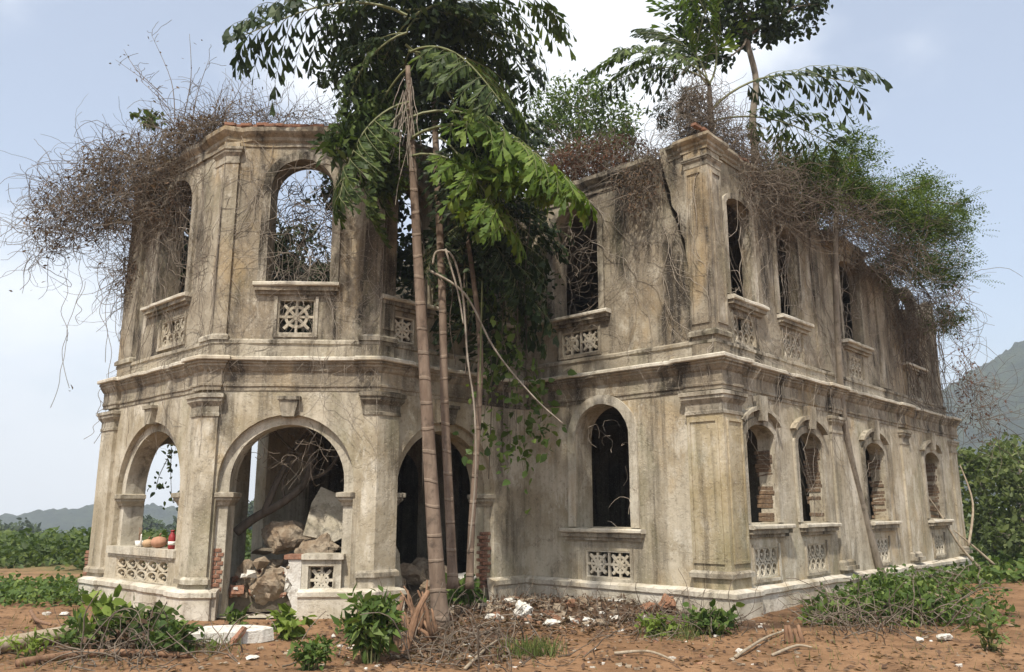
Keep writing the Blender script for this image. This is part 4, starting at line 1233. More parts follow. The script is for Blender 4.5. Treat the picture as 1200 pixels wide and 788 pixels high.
def wall_vines(label, fr, starts, d=.035, step=.16, nseg=22, r=.010, down=.75, side=.5, mats=None, group=None, splay=1, smin=-99, smax=99, zmin=.3):
    """stems creeping down a wall face, forking as they go"""
    a = fr.P(starts[0][0], 0, 0); base = loc2w(a[1], a[0], starts[0][1])
    e = empty('wall_creeper', base); tag(e, label, 'creeper', group)
    mb = MB()
    def run(s, z, n, rad, ang, depth):
        pts = []; dd = d
        for i in range(n):
            q = fr.P(s, dd + random.uniform(0, .02), z); pts.append(loc2w(q[1], q[0], q[2]) - base)
            ang += random.gauss(0, .35); ang *= .93
            s += sin(ang) * step; z -= cos(ang) * step
            dd = max(.02, min(.25, dd + random.gauss(0, .02)))
            if 4.05 < z < 4.35: dd = max(dd, .28)
            s = min(max(s, smin), smax)
            if z < zmin: break
            if depth < 2 and random.random() < .10 * splay: run(s, z, int(n * .55), rad * .65, ang + random.choice((-1, 1)) * random.uniform(.5, 1.3), depth + 1)
        if len(pts) > 2: mb.tube(pts, lerp_list(rad, rad * .45, len(pts)), 4, cap=False)
    for (s, z, n, an) in starts: run(s, z, n, r * random.uniform(.7, 1.3), an, 0)
    mb.build('stems', mats or M_VINE, e)['kind'] = 'stuff'
    return e
wall_vines('pale dead creeper stems webbing the chamfered front of the tower', fC2, [(CLEN * random.random(), random.uniform(6.2, 8.5), random.randint(14, 34), random.gauss(0, .7)) for _ in range(44)], r=.0055, smin=.0, smax=CLEN, zmin=2.0)
wall_vines('dead creeper stems webbing the left face of the tower', fL2, [(6.5 + 3.8 * random.random(), random.uniform(6.0, 8.5), random.randint(14, 30), random.gauss(0, .6)) for _ in range(40)], r=.0065, mats=M_BRVINE, smin=6.5, smax=10.4, zmin=2.6)
wall_vines('sparse creeper stems over the wing wall beside its cracked corner', fW2, [(random.uniform(.1, 3.4), random.uniform(6.6, 8.2), random.randint(12, 30), random.gauss(0, .4)) for _ in range(18)], r=.006, smin=.1, smax=4.2, zmin=1.0)
wall_vines('long dead creeper stems down the windowed side wall', fS2, [(random.uniform(.3, 12.8), random.uniform(6.6, 7.9), random.randint(16, 44), random.gauss(0, .35)) for _ in range(30)], r=.007, smin=.2, smax=13.0, zmin=.8)
wall_vines('dark twigs clustered round the far upper window of the side wall', fS2, [(random.uniform(8.6, 13.0), random.uniform(5.6, 7.4), random.randint(8, 20), random.gauss(0, .9)) for _ in range(60)], r=.012, mats=M_BRVINE, smin=8.2, smax=13.2, zmin=3.6, d=.12)

def win_tangle(label, fr, o, n, material=None, depth=(-.5, .05), r=(.005, .011)):
    a = fr.P((o['s0'] + o['s1']) / 2, 0, 0); base = loc2w(a[1], a[0], o['zb'])
    e = empty('vine_tangle', base); tag(e, label, 'vines')
    def reg():
        q = fr.P(random.uniform(o['s0'] + .1, o['s1'] - .1), random.uniform(*depth), random.uniform(o['zb'] + .1, o['zt'] - .15)); return loc2w(q[1], q[0], q[2])
    strands(reg, n, 8, .10, r[0], r[1], .0, 1.2, (0, 0, 0), 4, None, base).build('stems', material or M_VINE, e)['kind'] = 'stuff'
    return e
win_tangle('looping bare vines filling the chamfered tower window', fC2, oCu, 34)
win_tangle('dark vine web behind the chamfered tower window', fC2.back(.6), op(.7, 2.3, 5.7, 7.9), 270, M_DKBARK, (-.8, 0.1), (.005, .011))
win_tangle('bare vines crossing the tall window on the left tower face', fL2, oLu, 16)
win_tangle('reddish vine web inside the wing upper window', fW2, oWu, 46, M_BRVINE)
win_tangle('pale roots dangling inside the arched ground window of the wing', fW, oWg, 9, None, (-.42, -.2))
for k, nm in enumerate(('first', 'second', 'third', 'fourth')):
    win_tangle('dead vines strung across the %s upper side window from the cracked corner' % nm, fS2, oSu[k], 7 if k < 3 else 50, M_VINE if k < 3 else M_BRVINE, (-.15, .08))

# a young dark tree that has grown up inside the roofless tower
e = empty('tower_sapling', loc2w(7.4, -3.6, 4.0)); tag(e, 'dark leafy sapling growing inside the roofless tower behind its windows', 'sapling')
bl_ = [(loc2w(6.3, -3.1, 5.6), .75), (loc2w(7.6, -4.1, 5.4), .65), (loc2w(6.0, -2.0, 6.2), .9), (loc2w(5.9, -1.2, 6.8), .9), (loc2w(7.5, -2.4, 6.4), .8), (loc2w(8.8, -3.9, 6.0), .9), (loc2w(9.3, -4.6, 6.3), .8), (loc2w(8.6, -4.9, 5.3), .6), (loc2w(8.4, -3.0, 5.6), .9), (loc2w(7.0, -4.2, 5.1), .6), (loc2w(9.2, -3.6, 7.3), .95), (loc2w(9.4, -4.5, 7.3), .85), (loc2w(9.0, -2.6, 7.2), .9), (loc2w(5.6, -2.6, 7.0), .7), (loc2w(8.2, -4.0, 6.6), .7), (loc2w(5.7, -2.9, 7.7), .6), (loc2w(6.3, -3.2, 8.0), .6), (loc2w(5.4, -3.3, 6.6), .5)]
trunk_obj(e, [loc2w(7.4, -3.6, 3.98), loc2w(7.2, -3.3, 4.6), loc2w(6.8, -2.9, 5.4)], .07, .04, M_DKBARK)
limbs(e, loc2w(6.8, -2.9, 5.3), bl_, .035, M_DKBARK, 8)
crown(e, bl_, 480, 20, .14, M_FISHDK, WIDE_V, WIDE_F)

# ------------------------------------------------------------------ growth on the wing roof
thicket('dead_vine_thicket', 'brown dead vine heap on the roof above the cracked corner', 'vines', loc2w(1.2, 1.6, 7.95),
        pick((4, ell(840, 175, 15.2, .75, .6, .6)), (3, ell(815, 135, 15.0, .38, .4, .7)), (3, ell(885, 210, 15.6, .65, .5, .5)), (1.5, ell(770, 195, 14.6, .5, .4, .3))), 1700, 3200, None, 9, .115, .0035, .009, .08, .9)
thicket('dead_vine_thicket', 'red-brown withered creeper heap on the roof over the wing window', 'vines', loc2w(3.2, 1.8, 7.95),
        pick((4, ell(690, 190, 16.4, .8, .7, .5)), (2, ell(730, 185, 16.0, .7, .6, .45)), (2, ell(660, 200, 16.8, .6, .5, .4))), 520, 3000, M_REDLEAF, 8, .12, .004, .009, .05, .9, (0, 0, 0), .085)
thicket('dead_vine_thicket', 'grey-brown dead vine drapery along the side wall roofline', 'vines', loc2w(.6, 5.5, 7.95),
        pick((3, ell(935, 240, 16.2, .7, .5, .45)), (3, ell(985, 260, 17.2, .8, .5, .5)), (3, ell(1040, 300, 18.6, .9, .6, .6)), (2, ell(1075, 360, 20.3, .8, .6, .9)), (2.5, ell(905, 235, 15.3, .45, .35, .55)), (2, ell(870, 215, 14.8, .45, .35, .4))), 1700, 3000, None, 10, .13, .0035, .009, .06, .8)
thicket('dead_vine_thicket', 'leafy creeper fringe hanging off the wing parapet by the crack', 'vines', loc2w(1.4, .1, 8.1),
        pick((3, ell(735, 215, 14.5, .35, .25, .3)), (2, ell(760, 215, 14.2, .3, .25, .45)), (1, ell(745, 240, 14.3, .2, .2, .25))), 130, 520, M_DRYLEAF, 7, .10, .004, .008, .2, .7, (0, 0, 0), .07)
thicket('parapet_brush', 'dry brush and stubble along the tower parapet top', 'brush', loc2w(6.0, -5.0, 8.5),
        pick((2, ell(300, 140, 14.4, .9, .4, .18)), (1, ell(370, 140, 14.4, .5, .4, .25)), (1, ell(250, 150, 14.6, .5, .4, .25))), 360, 420, None, 7, .11, .003, .007, -.05, .7)

# fishtail palm rooted on the roof
base = at(835, 175, 15.8)
FR_AIR = [frond_mesh('frond', s_, M_FISHDK, .16, 9, 6, .085, 1.25) for s_ in (21, 22)]
rp = palm('fishtail palm rooted on the roof with one long frond reaching right', [(838, 190, 15.8), (834, 150, 15.8), (831, 98, 15.8)], .10, .04,
     [(FR_AIR[0], 831, 100, 15.8, 716, 95, 15.3), (A_[0], 831, 100, 15.8, 722, 62, 15.0), (L_[0], 831, 100, 15.8, 800, -30, 15.6), (D_[1], 831, 100, 15.8, 770, 135, 16.2), (FR_AIR[1], 834, 130, 15.8, 1004, 98, 15.2),
      (A_[1], 836, 140, 15.8, 978, 175, 15.4), (D_[2], 831, 100, 15.8, 775, 40, 16.4), (L_[1], 831, 100, 15.8, 845, -40, 15.4)], None, M_DKBARK)
# broad-leaved tree with the pale curved trunk
e = empty('roof_tree', at(886, 190, 16.4)); tag(e, 'slim broad-leaved tree with pale curved trunk standing on the roof', 'tree')
trunk_obj(e, [at(886, 190, 16.4), at(882, 140, 16.4), at(886, 95, 16.4), at(876, 50, 16.4), at(868, 0, 16.4)], .085, .05, M_BARK)
bl_ = [(at(835, 25, 16.4), .75), (at(880, 15, 16.2), .8), (at(925, 12, 16.4), .75), (at(850, -30, 16.4), .9), (at(910, -40, 16.4), .9), (at(845, 75, 16.3), .25), (at(950, 5, 16.4), .35)]
limbs(e, at(874, 45, 16.4), bl_, .035, M_BARK, 6)
crown(e, bl_, 300, 17, .13, M_FISHDK, WIDE_V, WIDE_F, .9)
# feathery tree leaning over the side wall; its bent stem stands on the ground
e = empty('feathery_tree', at(1037, 684, 18.3)); tag(e, 'feathery-leaved tree whose thin bent stem leans on the side wall', 'tree')
trunk_obj(e, [at(1037, 686, 18.2), at(1012, 600, 17.9), at(990, 500, 17.3), at(982, 400, 17.0), at(979, 300, 16.9), at(982, 210, 17.0)], .085, .05, M_BARK, k=6)
bl_ = [(at(965, 205, 17.3), .85), (at(1000, 225, 17.8), .9), (at(1035, 245, 18.6), .95), (at(1075, 255, 19.5), .95), (at(1105, 265, 20.2), .8), (at(1060, 300, 19.5), .9), (at(1105, 320, 20.6), .75), (at(930, 205, 16.6), .75), (at(900, 222, 16.0), .5), (at(950, 235, 16.4), .5), (at(1000, 180, 18.2), .55), (at(1110, 375, 21.5), .5), (at(1128, 240, 20.4), .35), (at(1085, 220, 19.6), .45)]
limbs(e, at(982, 235, 17.0), bl_, .03, M_BARK, 8)
crown(e, bl_, 560, 9, .44, M_FEATH, SPRAY_V, SPRAY_F, .45, .5, hollow=.2)
crown(e, bl_, 520, 26, .10, M_FEATH, LEAF_V, LEAF_F, .6, .45, 'leaf_mass', .15)
e = empty('rear_tree', at(672, 400, 24)); tag(e, 'airy green tree showing over the roof behind the wing', 'tree')
bl_ = [(at(640, 135, 24), 1.0), (at(675, 125, 24), 1.15), (at(710, 140, 24), .95), (at(650, 165, 24), 1.0), (at(700, 170, 24), 1.1), (at(730, 160, 24.5), .6), (at(622, 160, 24), .5), (at(690, 105, 24), .5)]
trunk_obj(e, [at(672, 400, 24), at(668, 300, 24), at(674, 190, 24)], .16, .10, M_BARK)
limbs(e, at(674, 200, 24), bl_, .05, M_BARK, 6)
crown(e, bl_, 420, 15, .16, M_FEATH, LEAF_V, LEAF_F, .8)

# ------------------------------------------------------------------ ground plants, logs and rubble
shrub('leafy_bush', 'broad-leaved bush with drooping dull leaves before the left porch arch', 'bush', gpx(165, 757), .62, .60, 26, M_TREE, .15, 12, droop=.5, tilt=1.2)
shrub('leafy_bush', 'pale wilting sapling leaning beside the drooping bush', 'bush', gpx(122, 752), .75, .36, 12, M_LIME, .16, 9, droop=.7, tilt=1.1)
shrub('leafy_bush', 'low fresh green bush between drooping bush and fallen slab', 'bush', gpx(203, 766), .42, .5, 24, M_BUSH, .12, 9, droop=.2)
shrub('leafy_bush', 'thin narrow-leaved bush growing over the thick grey log', 'bush', gpx(95, 762), .45, .5, 20, M_BUSH, .13, 9, False, droop=.3)
shrub('leafy_bush', 'half-dead brown bush between the log and the drooping bush', 'bush', gpx(140, 764), .5, .6, 26, M_DRYLEAF, .10, 6, False, droop=.3, stem_m=M_BRVINE)
shrub('low_plant', 'yellow-green broad-leaved plant in front of the broken balustrade', 'plant', gpx(336, 748), .42, .32, 14, M_LIME, .17, 7)
shrub('low_plant', 'dark fern-like plant on bare soil below the broken balustrade', 'plant', gpx(362, 784), .36, .34, 18, M_BUSH, .11, 14, False)
shrub('leafy_sapling', 'bright green sapling with long leaves beside the split stump', 'sapling', gpx(436, 776), .80, .40, 26, M_BUSH, .17, 20, False, droop=.25)
shrub('low_plant', 'broad-leaved plant at the foot of the slim palm stems', 'plant', gpx(542, 712), .55, .45, 18, M_BUSH, .19, 7)
shrub('low_plant', 'small round-leaved plant against the pier of the broken arch', 'plant', gpx(276, 733), .28, .25, 10, M_BUSH, .11, 7)
shrub('leafy_bush', 'low bush sprouting against the cracked corner plinth', 'bush', gpx(838, 742), .40, .50, 24, M_BUSH, .13, 9)
shrub('low_plant', 'wilted plant among litter under the arched wing window', 'plant', gpx(775, 745), .32, .40, 18, M_LIME, .11, 8)
shrub('low_plant', 'seedling with strap leaves on the bare soil at far right', 'plant', gpx(1160, 762), .40, .28, 9, M_GRASS, .17, 6, False)
shrub('low_plant', 'tiny weed by the fallen log', 'plant', gpx(30, 772), .35, .3, 14, M_LIME, .10, 9, False)
def tuft(label, base, h, r, n, m_=None):
    e = empty('grass_tuft', base); tag(e, label, 'grass')
    P0 = np.array([tuple(base + Vector((random.gauss(0, r), random.gauss(0, r * .8), -.02))) for _ in range(n)])
    tv = [(-.02, 0, 0), (.02, 0, 0), (.012, .18, .7), (0, .42, 1.0), (-.012, .18, .7)]
    V, Fc = scatter(tv, [(0, 1, 2, 4), (4, 2, 3, 3)][:1], P0 - np.array(base), rand_rot(n, .25), h * rng.uniform(.5, 1.1, n))
    tag(link('blades', arrays_mesh('blades', V, Fc, m_ or M_GRASS), e), kind='stuff')
    return e
tuft('round green grass tuft alone on the bare soil', gpx(622, 768), .30, .16, 420)
tuft('thin grass tuft at the edge of the litter under the wing window', gpx(800, 748), .28, .22, 160)
tuft('pale grass tuft beside the fallen white slab', gpx(240, 762), .26, .25, 130)

def rock(name, label, cat, loc, size, material, rot=0.0, seed=0, n=16, tilt=0.0, group=None, sub=True):
    R = random.Random(seed); bm = bmesh.new()
    for _ in range(n):
        d = Vector((R.gauss(0, 1), R.gauss(0, 1), R.gauss(0, 1))).normalized() * R.uniform(.82, 1.1)
        bm.verts.new((d.x * size[0] / 2, d.y * size[1] / 2, d.z * size[2] / 2))
    bmesh.ops.convex_hull(bm, input=bm.verts[:])
    for v in [v for v in bm.verts if not v.link_faces]: bm.verts.remove(v)
    if sub:
        bmesh.ops.triangulate(bm, faces=bm.faces[:])
        for _ in range(3):
            bmesh.ops.subdivide_edges(bm, edges=[e_ for e_ in bm.edges if e_.calc_length() > min(size) * .11], cuts=1)
            bmesh.ops.triangulate(bm, faces=bm.faces[:])
        bmesh.ops.smooth_vert(bm, verts=bm.verts[:], factor=.2, use_axis_x=True, use_axis_y=True, use_axis_z=True)
        mx = max(size); mn = min(size)
        for v in bm.verts:
            q = v.co / mx; sd = Vector((seed * 1.7, 0, 0))
            v.co += v.co.normalized() * (mnoise.noise(q * 4 + sd) * .13 + mnoise.noise(q * 10 + sd) * .07 + mnoise.noise(q * 24 + sd) * .04) * mn
    me = bpy.data.meshes.new(name); bm.to_mesh(me); bm.free(); me.materials.append(material)
    o = link(name, me); o.location = loc; o.rotation_euler = (tilt, tilt * .4, rot); tag(o, label, cat, group)
    return o
def slab(name, label, cat, loc, size, material, rot, jag=.12, seed=0):
    """broken plate of render or masonry with a jagged outline"""
    R = random.Random(seed); n = 11; mb = MB()
    out = []
    for k in range(n):
        a = 2 * pi * k / n; q = 1 / max(abs(cos(a)), abs(sin(a)))
        out.append((cos(a) * q * size[0] / 2 * R.uniform(1 - jag * 2, 1), sin(a) * q * size[1] / 2 * R.uniform(1 - jag * 2, 1)))
    t = size[2] / 2
    vv = [(x, y, t + R.uniform(-.012, .012)) for x, y in out] + [(x * R.uniform(.93, 1.03), y * R.uniform(.93, 1.03), -t) for x, y in out]
    mb.add(vv, [tuple(range(n)), tuple(range(2 * n - 1, n - 1, -1))] + [(k, k + n, (k + 1) % n + n, (k + 1) % n) for k in range(n)])
    o = mb.build(name, material); o.location = loc; o.rotation_euler = rot; tag(o, label, cat)
    return o
rock('stone', 'white angular lump of mortar on the dark litter mound', 'stone', gpx(612, 716, .08), (.36, .30, .34), M_PALE, .4, 3)
rock('stone', 'pitted red laterite boulder against the wing plinth', 'stone', gpx(782, 718, .12), (.36, .32, .34), M_RED, 1.0, 5, 26)
rock('stone', 'smaller red laterite stone left of the pitted boulder', 'stone', gpx(760, 716, .08), (.30, .28, .22), M_RED, 2.0, 6, 22)
rock('stone', 'pale flat stone lying in the leaf litter below the mound', 'stone', gpx(645, 732, .03), (.34, .25, .13), M_PALE, .8, 8)
rock('stone', 'buff masonry chunk under the right side of the porch arch', 'stone', gpx(580, 705, .10), (.40, .34, .32), M_RUB, .2, 9)
rock('stone', 'pale block of brick ends lying on the bare soil right of the corner', 'stone', gpx(1108, 752, .06), (.30, .16, .13), M_PALE, .3, 12)
rock('stone', 'small white stone beside the block of brick ends', 'stone', gpx(1078, 753, .03), (.20, .12, .08), M_PALE, 1.3, 13)
rock('stone', 'small brown stone near the bare soil edge under the side wall', 'stone', gpx(867, 765, .02), (.12, .10, .07), M_PALE, 1.3, 14)
rock('stone', 'flat white shard on soil in front of the slab', 'stone', gpx(295, 773, .02), (.22, .14, .06), M_PALE, 1.3, 15)
rock('stone', 'white plaster chip far left on the red soil', 'stone', gpx(75, 722, .02), (.22, .14, .08), M_PALE, 1.0, 16)
rock('stone', 'larger white plaster chip beside it on the red soil', 'stone', gpx(55, 721, .02), (.16, .12, .07), M_PALE, .2, 17)
slab('fallen_slab', 'broken white slab lying flat in front of the brick-scarred pier', 'slab', gpx(268, 752, .08), (1.15, .50, .16), M_PALE, (.06, -.02, .05), .10, 2)
slab('fallen_slab', 'thin reddish tile leaning on the white fallen slab', 'slab', gpx(278, 756, .10), (.30, .10, .05), M_BRICK, (.3, -.9, .6), .08, 3)
slab('fallen_slab', 'tall white plaster slab propped inside the right porch arch', 'slab', loc2w(4.75, -3.0, .72), (.46, .95, .07), M_WHITE, (1.35, .1, 1.1), .12, 4)
# collapsed masonry heaped inside the middle arch
def cpt(s, d, z):
    q = fC.P(s, d, z); return loc2w(q[1], q[0], q[2])
rock('rubble_block', 'large rounded brown masonry lump on top of the arch rubble', 'rubble', cpt(1.63, -1.2, 1.22), (1.15, .75, .62), M_RUB, .3, 21, 24)
slab('rubble_block', 'big pale curved plaster slab leaning on the arch rubble', 'rubble', cpt(.95, -1.1, 1.55), (.75, 1.05, .12), M_WHITE, (1.15, .35, .25), .10, 5)
rock('rubble_block', 'buff wedge of masonry behind the broken balustrade', 'rubble', cpt(1.02, -.85, 1.02), (.85, .55, .5), M_RUB, .1, 23)
rock('rubble_block', 'pale upright block beside the brick-scarred pier', 'rubble', cpt(2.22, -.75, .62), (.42, .4, .75), M_RUB, .1, 24)
rock('rubble_block', 'dark angular block low in the middle arch', 'rubble', cpt(1.75, -.62, .45), (.7, .5, .85), M_RUB, .5, 25, 14, .3)
rock('rubble_block', 'grey fragment resting behind the balustrade end', 'rubble', cpt(1.48, -.62, .55), (.40, .4, .62), M_PALE, .9, 26, 12, .4)
rock('rubble_block', 'long dark beam-like block across the arch rubble', 'rubble', cpt(2.0, -1.1, .98), (.75, .3, .16), M_DARKIN, .1, 27, 14)
rock('rubble_block', 'massive base of the rubble heap inside the porch', 'rubble', cpt(1.5, -1.5, .55), (2.0, 1.3, 1.0), M_RUB, .2, 28, 26)
for i, (u, v, z, s_) in enumerate([(5.0, -1.6, .5, .5), (5.3, -2.1, .55, .6), (5.1, -2.6, .45, .45), (4.7, -1.3, .45, .42), (4.6, -2.2, .38, .4), (5.6, -1.5, .6, .7)]):
    rock('rubble_block', 'grey broken masonry piled in the right porch arch', 'rubble', loc2w(u, v, z), (s_ * 1.3, s_, s_ * .7), (M_RUB, M_PALE)[i == 3], i * .7, 40 + i, 15, .2, 'rubble in the right porch arch')
mb = MB()
for _ in range(900):
    k = random.random()
    if k < .45: p = gpx(random.gauss(650, 70), random.uniform(692, 738))
    elif k < .8: p = gpx(random.uniform(180, 900), random.uniform(722, 785))
    else: p = gpx(random.uniform(0, 1200), random.uniform(715, 786))
    s_ = random.choice((.015, .02, .02, .03, .05))
    mb.box(p, (s_ * 1.4, s_, s_ * .7), Matrix.Rotation(random.uniform(0, 6), 3, 'Z') @ Matrix.Rotation(random.uniform(-.5, .5), 3, 'X'), random.choice((0, 0, 0, 1, 2, 2)), s_ * .25)
for _ in range(420):
    p = gpx(random.gauss(640, 75), random.gauss(708, 9), .02); s_ = random.choice((.03, .04, .05, .07, .11))
    mb.box(p, (s_ * 1.4, s_, s_ * .7), Matrix.Rotation(random.uniform(0, 6), 3, 'Z') @ Matrix.Rotation(random.uniform(-.6, .6), 3, 'X'), random.choice((0, 0, 0, 0, 0, 1, 2, 2)), s_ * .28)
tag(mb.build('scattered_gravel', [M_RUB, M_PALE, M_RED]), 'small broken plaster and brick bits strewn over the soil', 'gravel', kind='stuff')

mb = MB()
for _ in range(130):
    s_ = random.choice((.04, .06, .08, .10, .14)); q = cpt(random.uniform(.5, 2.4), random.uniform(-1.6, -.35), .30 + .55 * random.random() ** 2)
    mb.box(q, (s_ * 1.5, s_, s_ * .75), Matrix.Rotation(random.uniform(0, 6), 3, 'Z') @ Matrix.Rotation(random.uniform(-.7, .7), 3, 'X'), random.choice((0, 0, 1, 2)), s_ * .28)
tag(mb.build('arch_debris', [M_RUB, M_PALE, M_BRICK]), 'small broken bricks and mortar heaped inside the middle arch', 'rubble', kind='stuff')
# dead tree fallen inside the middle arch
e = empty('fallen_tree', cpt(2.3, -1.0, .9)); tag(e, 'dark dead tree limbs leaning inside the middle porch arch', 'dead tree')
mb = MB()
def limb(pts, r0, r1):
    sp = smooth_path([cpt(*q) - e.location for q in pts], 5); mb.tube(sp, lerp_list(r0, r1, len(sp)), 8)
limb([(2.5, -.9, 1.30), (2.2, -.95, 1.55), (1.7, -1.0, 1.85), (1.35, -1.1, 2.25), (1.3, -1.2, 3.0)], .085, .06)
limb([(2.05, -.95, 1.62), (1.85, -1.0, 2.2), (1.6, -1.1, 2.75), (1.3, -1.2, 3.2)], .07, .04)
limb([(1.4, -1.1, 2.2), (1.0, -1.2, 2.4), (.7, -1.2, 2.9)], .045, .02)
limb([(1.7, -1.0, 1.85), (1.75, -1.0, 2.2), (1.45, -1.0, 2.7)], .03, .012)
limb([(1.6, -1.05, 2.7), (1.9, -1.0, 3.0), (2.1, -1.0, 3.3)], .03, .012)
mb.build('limbs', M_DKBARK, e)
win_tangle('fine dead vines dangling from the middle porch arch', fC, op(.6, 2.3, 2.3, 3.2), 26, M_BRVINE, (-.7, -.1), (.004, .008))
e = shrub('doorway_weed', 'green weed seen through the gap at the back of the porch', 'weed', loc2w(11.3, -2.6, 0), 3.0, .5, 26, M_BUSH, .2, 16)
vine_thing('hanging_creeper', 'leafy creeper dangling in the far porch arch', 'creeper', [[loc2w(10.7, -4.3, 3.0), loc2w(10.75, -4.25, 2.5), loc2w(10.7, -4.2, 1.9)], [loc2w(10.7, -4.3, 2.9), loc2w(10.72, -4.5, 2.4), loc2w(10.7, -4.55, 2.1)]], .01, .005, M_BRVINE, None, 4, (46, .11, M_TREE, .07))

# logs, stumps, sticks
def log(name, label, cat, pts, r0, r1, material, n=10, group=None):
    P_ = [Vector(p) for p in pts]; e = empty(name, P_[0]); tag(e, label, cat, group)
    sp = smooth_path(P_, 6)
    mb = MB(); rr = [q * random.uniform(.93, 1.07) for q in lerp_list(r0, r1, len(sp))]
    mb.tube([p - P_[0] for p in sp], rr, n); mb.build('trunk', material, e)
    return e
log('fallen_log', 'thick grey log lying on the soil under the drooping bush', 'log', [gpx(-30, 772, .10), gpx(40, 762, .12), gpx(112, 748, .16)], .105, .085, M_LOG)
log('fallen_log', 'thin root-like log lying in front of the thick grey log', 'log', [gpx(20, 782, .04), gpx(90, 772, .05), gpx(160, 770, .05), gpx(225, 772, .03)], .05, .03, M_STUMP)
log('fallen_log', 'crooked stick propped against the thick grey log', 'log', [gpx(36, 716, .0), gpx(42, 735, .1), gpx(58, 745, .14)], .03, .02, M_STUMP)
log('fallen_log', 'stripped branch resting on the cut brush right of the side windows', 'log', [gpx(1030, 686, .25), gpx(1070, 700, .2), gpx(1110, 712, .15)], .035, .02, M_LOG)
for i, (a, b, tx) in enumerate([((862, 772), (920, 742), 'short'), ((905, 770), (952, 762), 'crooked'), ((720, 768), (790, 778), 'long'), ((545, 786), (585, 752), 'curved')]):
    log('stick', '%s bare stick lying on the red soil %s' % (tx, ('below the cracked corner', 'by the small stump', 'in front of the wing', 'near the grass tuft')[i]), 'stick', [gpx(*a, .02), gpx((a[0] + b[0]) / 2 + 5, (a[1] + b[1]) / 2 - 3, .06), gpx(*b, .03)], .022, .012, M_LOG, 6)
e = empty('split_stump', gpx(466, 782)); tag(e, 'split brown stump of two ragged prongs before the tall palm', 'stump')
mb = MB()
for pts, r0, r1 in (([(456, 786, 10.4), (462, 750, 10.5), (466, 722, 10.5), (472, 700, 10.55)], .075, .03), ([(470, 780, 10.5), (480, 748, 10.6), (490, 715, 10.7), (502, 693, 10.8)], .06, .03), ([(448, 784, 10.5), (452, 770, 10.5), (455, 752, 10.5)], .05, .02)):
    sp = smooth_path([at(*q) - e.location for q in pts], 5); mb.tube(sp, [r * random.uniform(.85, 1.15) for r in lerp_list(r0, r1, len(sp))], 8, smooth=False)
mb.build('wood', M_STUMP, e)
e = empty('palm_suckers', gpx(495, 745)); tag(e, 'dead brown sucker stubs clustered at the tall palm foot', 'stump')
mb = MB()
for k in range(16):
    a = gpx(random.uniform(478, 512), random.uniform(735, 752)); b = a + Vector((random.uniform(-.35, .1), random.uniform(-.1, .1), random.uniform(.15, .75)))
    mb.tube([p - e.location for p in curve_pts(a, b, -.06, 4, .02)], lerp_list(.035, .012, 5), 6)
mb.build('stubs', M_STUMP, e)
e = empty('small_stump', gpx(932, 752)); tag(e, 'low dark ragged stump on the soil below the side windows', 'stump')
mb = MB()
for k in range(7):
    a = e.location + Vector((random.uniform(-.14, .14), random.uniform(-.1, .1), -.05)); mb.tube([p - e.location for p in curve_pts(a, a + Vector((random.uniform(-.06, .06), 0, random.uniform(.15, .32))), 0, 3, .01)], lerp_list(.045, .02, 4), 6)
mb.build('wood', M_STUMP, e)

# cut brush heaped along the side wall
e = empty('cut_brush_heap', gpx(1045, 712)); tag(e, 'heap of cut green brush and branches along the side wall', 'brush heap')
pts = []
for _ in range(6500):
    x = random.gauss(1050, 66); y = random.uniform(672, 735)
    if x < 940 or x > 1190: continue
    k = max(0, 1 - abs(x - 1045) / 150)
    p = gpx(x, y); pts.append(p + Vector((0, 0, random.random() ** 1.5 * .55 * k)))
leaves('foliage', pts, .10, M_BUSH, e, .8, WIDE_V, WIDE_F)
mb = MB()
for _ in range(90):
    a = gpx(random.uniform(950, 1150), random.uniform(680, 738), .05); b = a + Vector((random.uniform(-.9, .9), random.uniform(-.6, .6), random.uniform(0, .5)))
    mb.tube([p - e.location for p in curve_pts(a, b, -.1, 5, .05)], lerp_list(.016, .006, 6), 4)
mb.build('branches', M_BRVINE, e)['kind'] = 'stuff'
thicket('dead_brush', 'dark tangle of cut twigs in front of the green brush heap', 'brush', gpx(1020, 742), lambda: gpx(random.gauss(1020, 45), random.gauss(738, 8), random.random() * .2), 170, 260, M_DRYLEAF, 7, .10, .005, .013, .05, .6)
thicket('dead_brush', 'brown twig litter around the split stump', 'brush', gpx(540, 765), lambda: gpx(random.gauss(540, 55), random.gauss(765, 14), random.random() * .1), 190, 320, M_DRYLEAF, 8, .10, .005, .012, .08, .6)
thicket('dead_brush', 'dry roots and twigs beneath the drooping bush', 'brush', gpx(160, 772), lambda: gpx(random.gauss(150, 60), random.gauss(768, 10), random.random() * .1), 150, 240, M_DRYLEAF, 8, .11, .005, .013, .08, .6)
thicket('dead_brush', 'withered twig heap under the arched wing window', 'brush', gpx(780, 735), lambda: gpx(random.gauss(790, 45), random.gauss(740, 7), random.random() * .15), 160, 260, M_DRYLEAF, 7, .10, .004, .010, .05, .6)
e = empty('leaning_branch', gpx(1130, 680)); tag(e, 'bare forked branch leaning off the far corner of the side wall', 'branch')
mb = MB()
for q in ([(1150, 668, 22), (1125, 640, 22), (1100, 600, 22), (1082, 575, 22)], [(1165, 662, 22.5), (1140, 640, 22.5), (1118, 622, 22.5)], [(1135, 640, 22), (1140, 590, 22.4), (1125, 545, 22.6)]):
    sp = smooth_path([at(*p) - e.location for p in q], 5); mb.tube(sp, lerp_list(.04, .015, len(sp)), 6)
mb.build('wood', M_LOG, e)
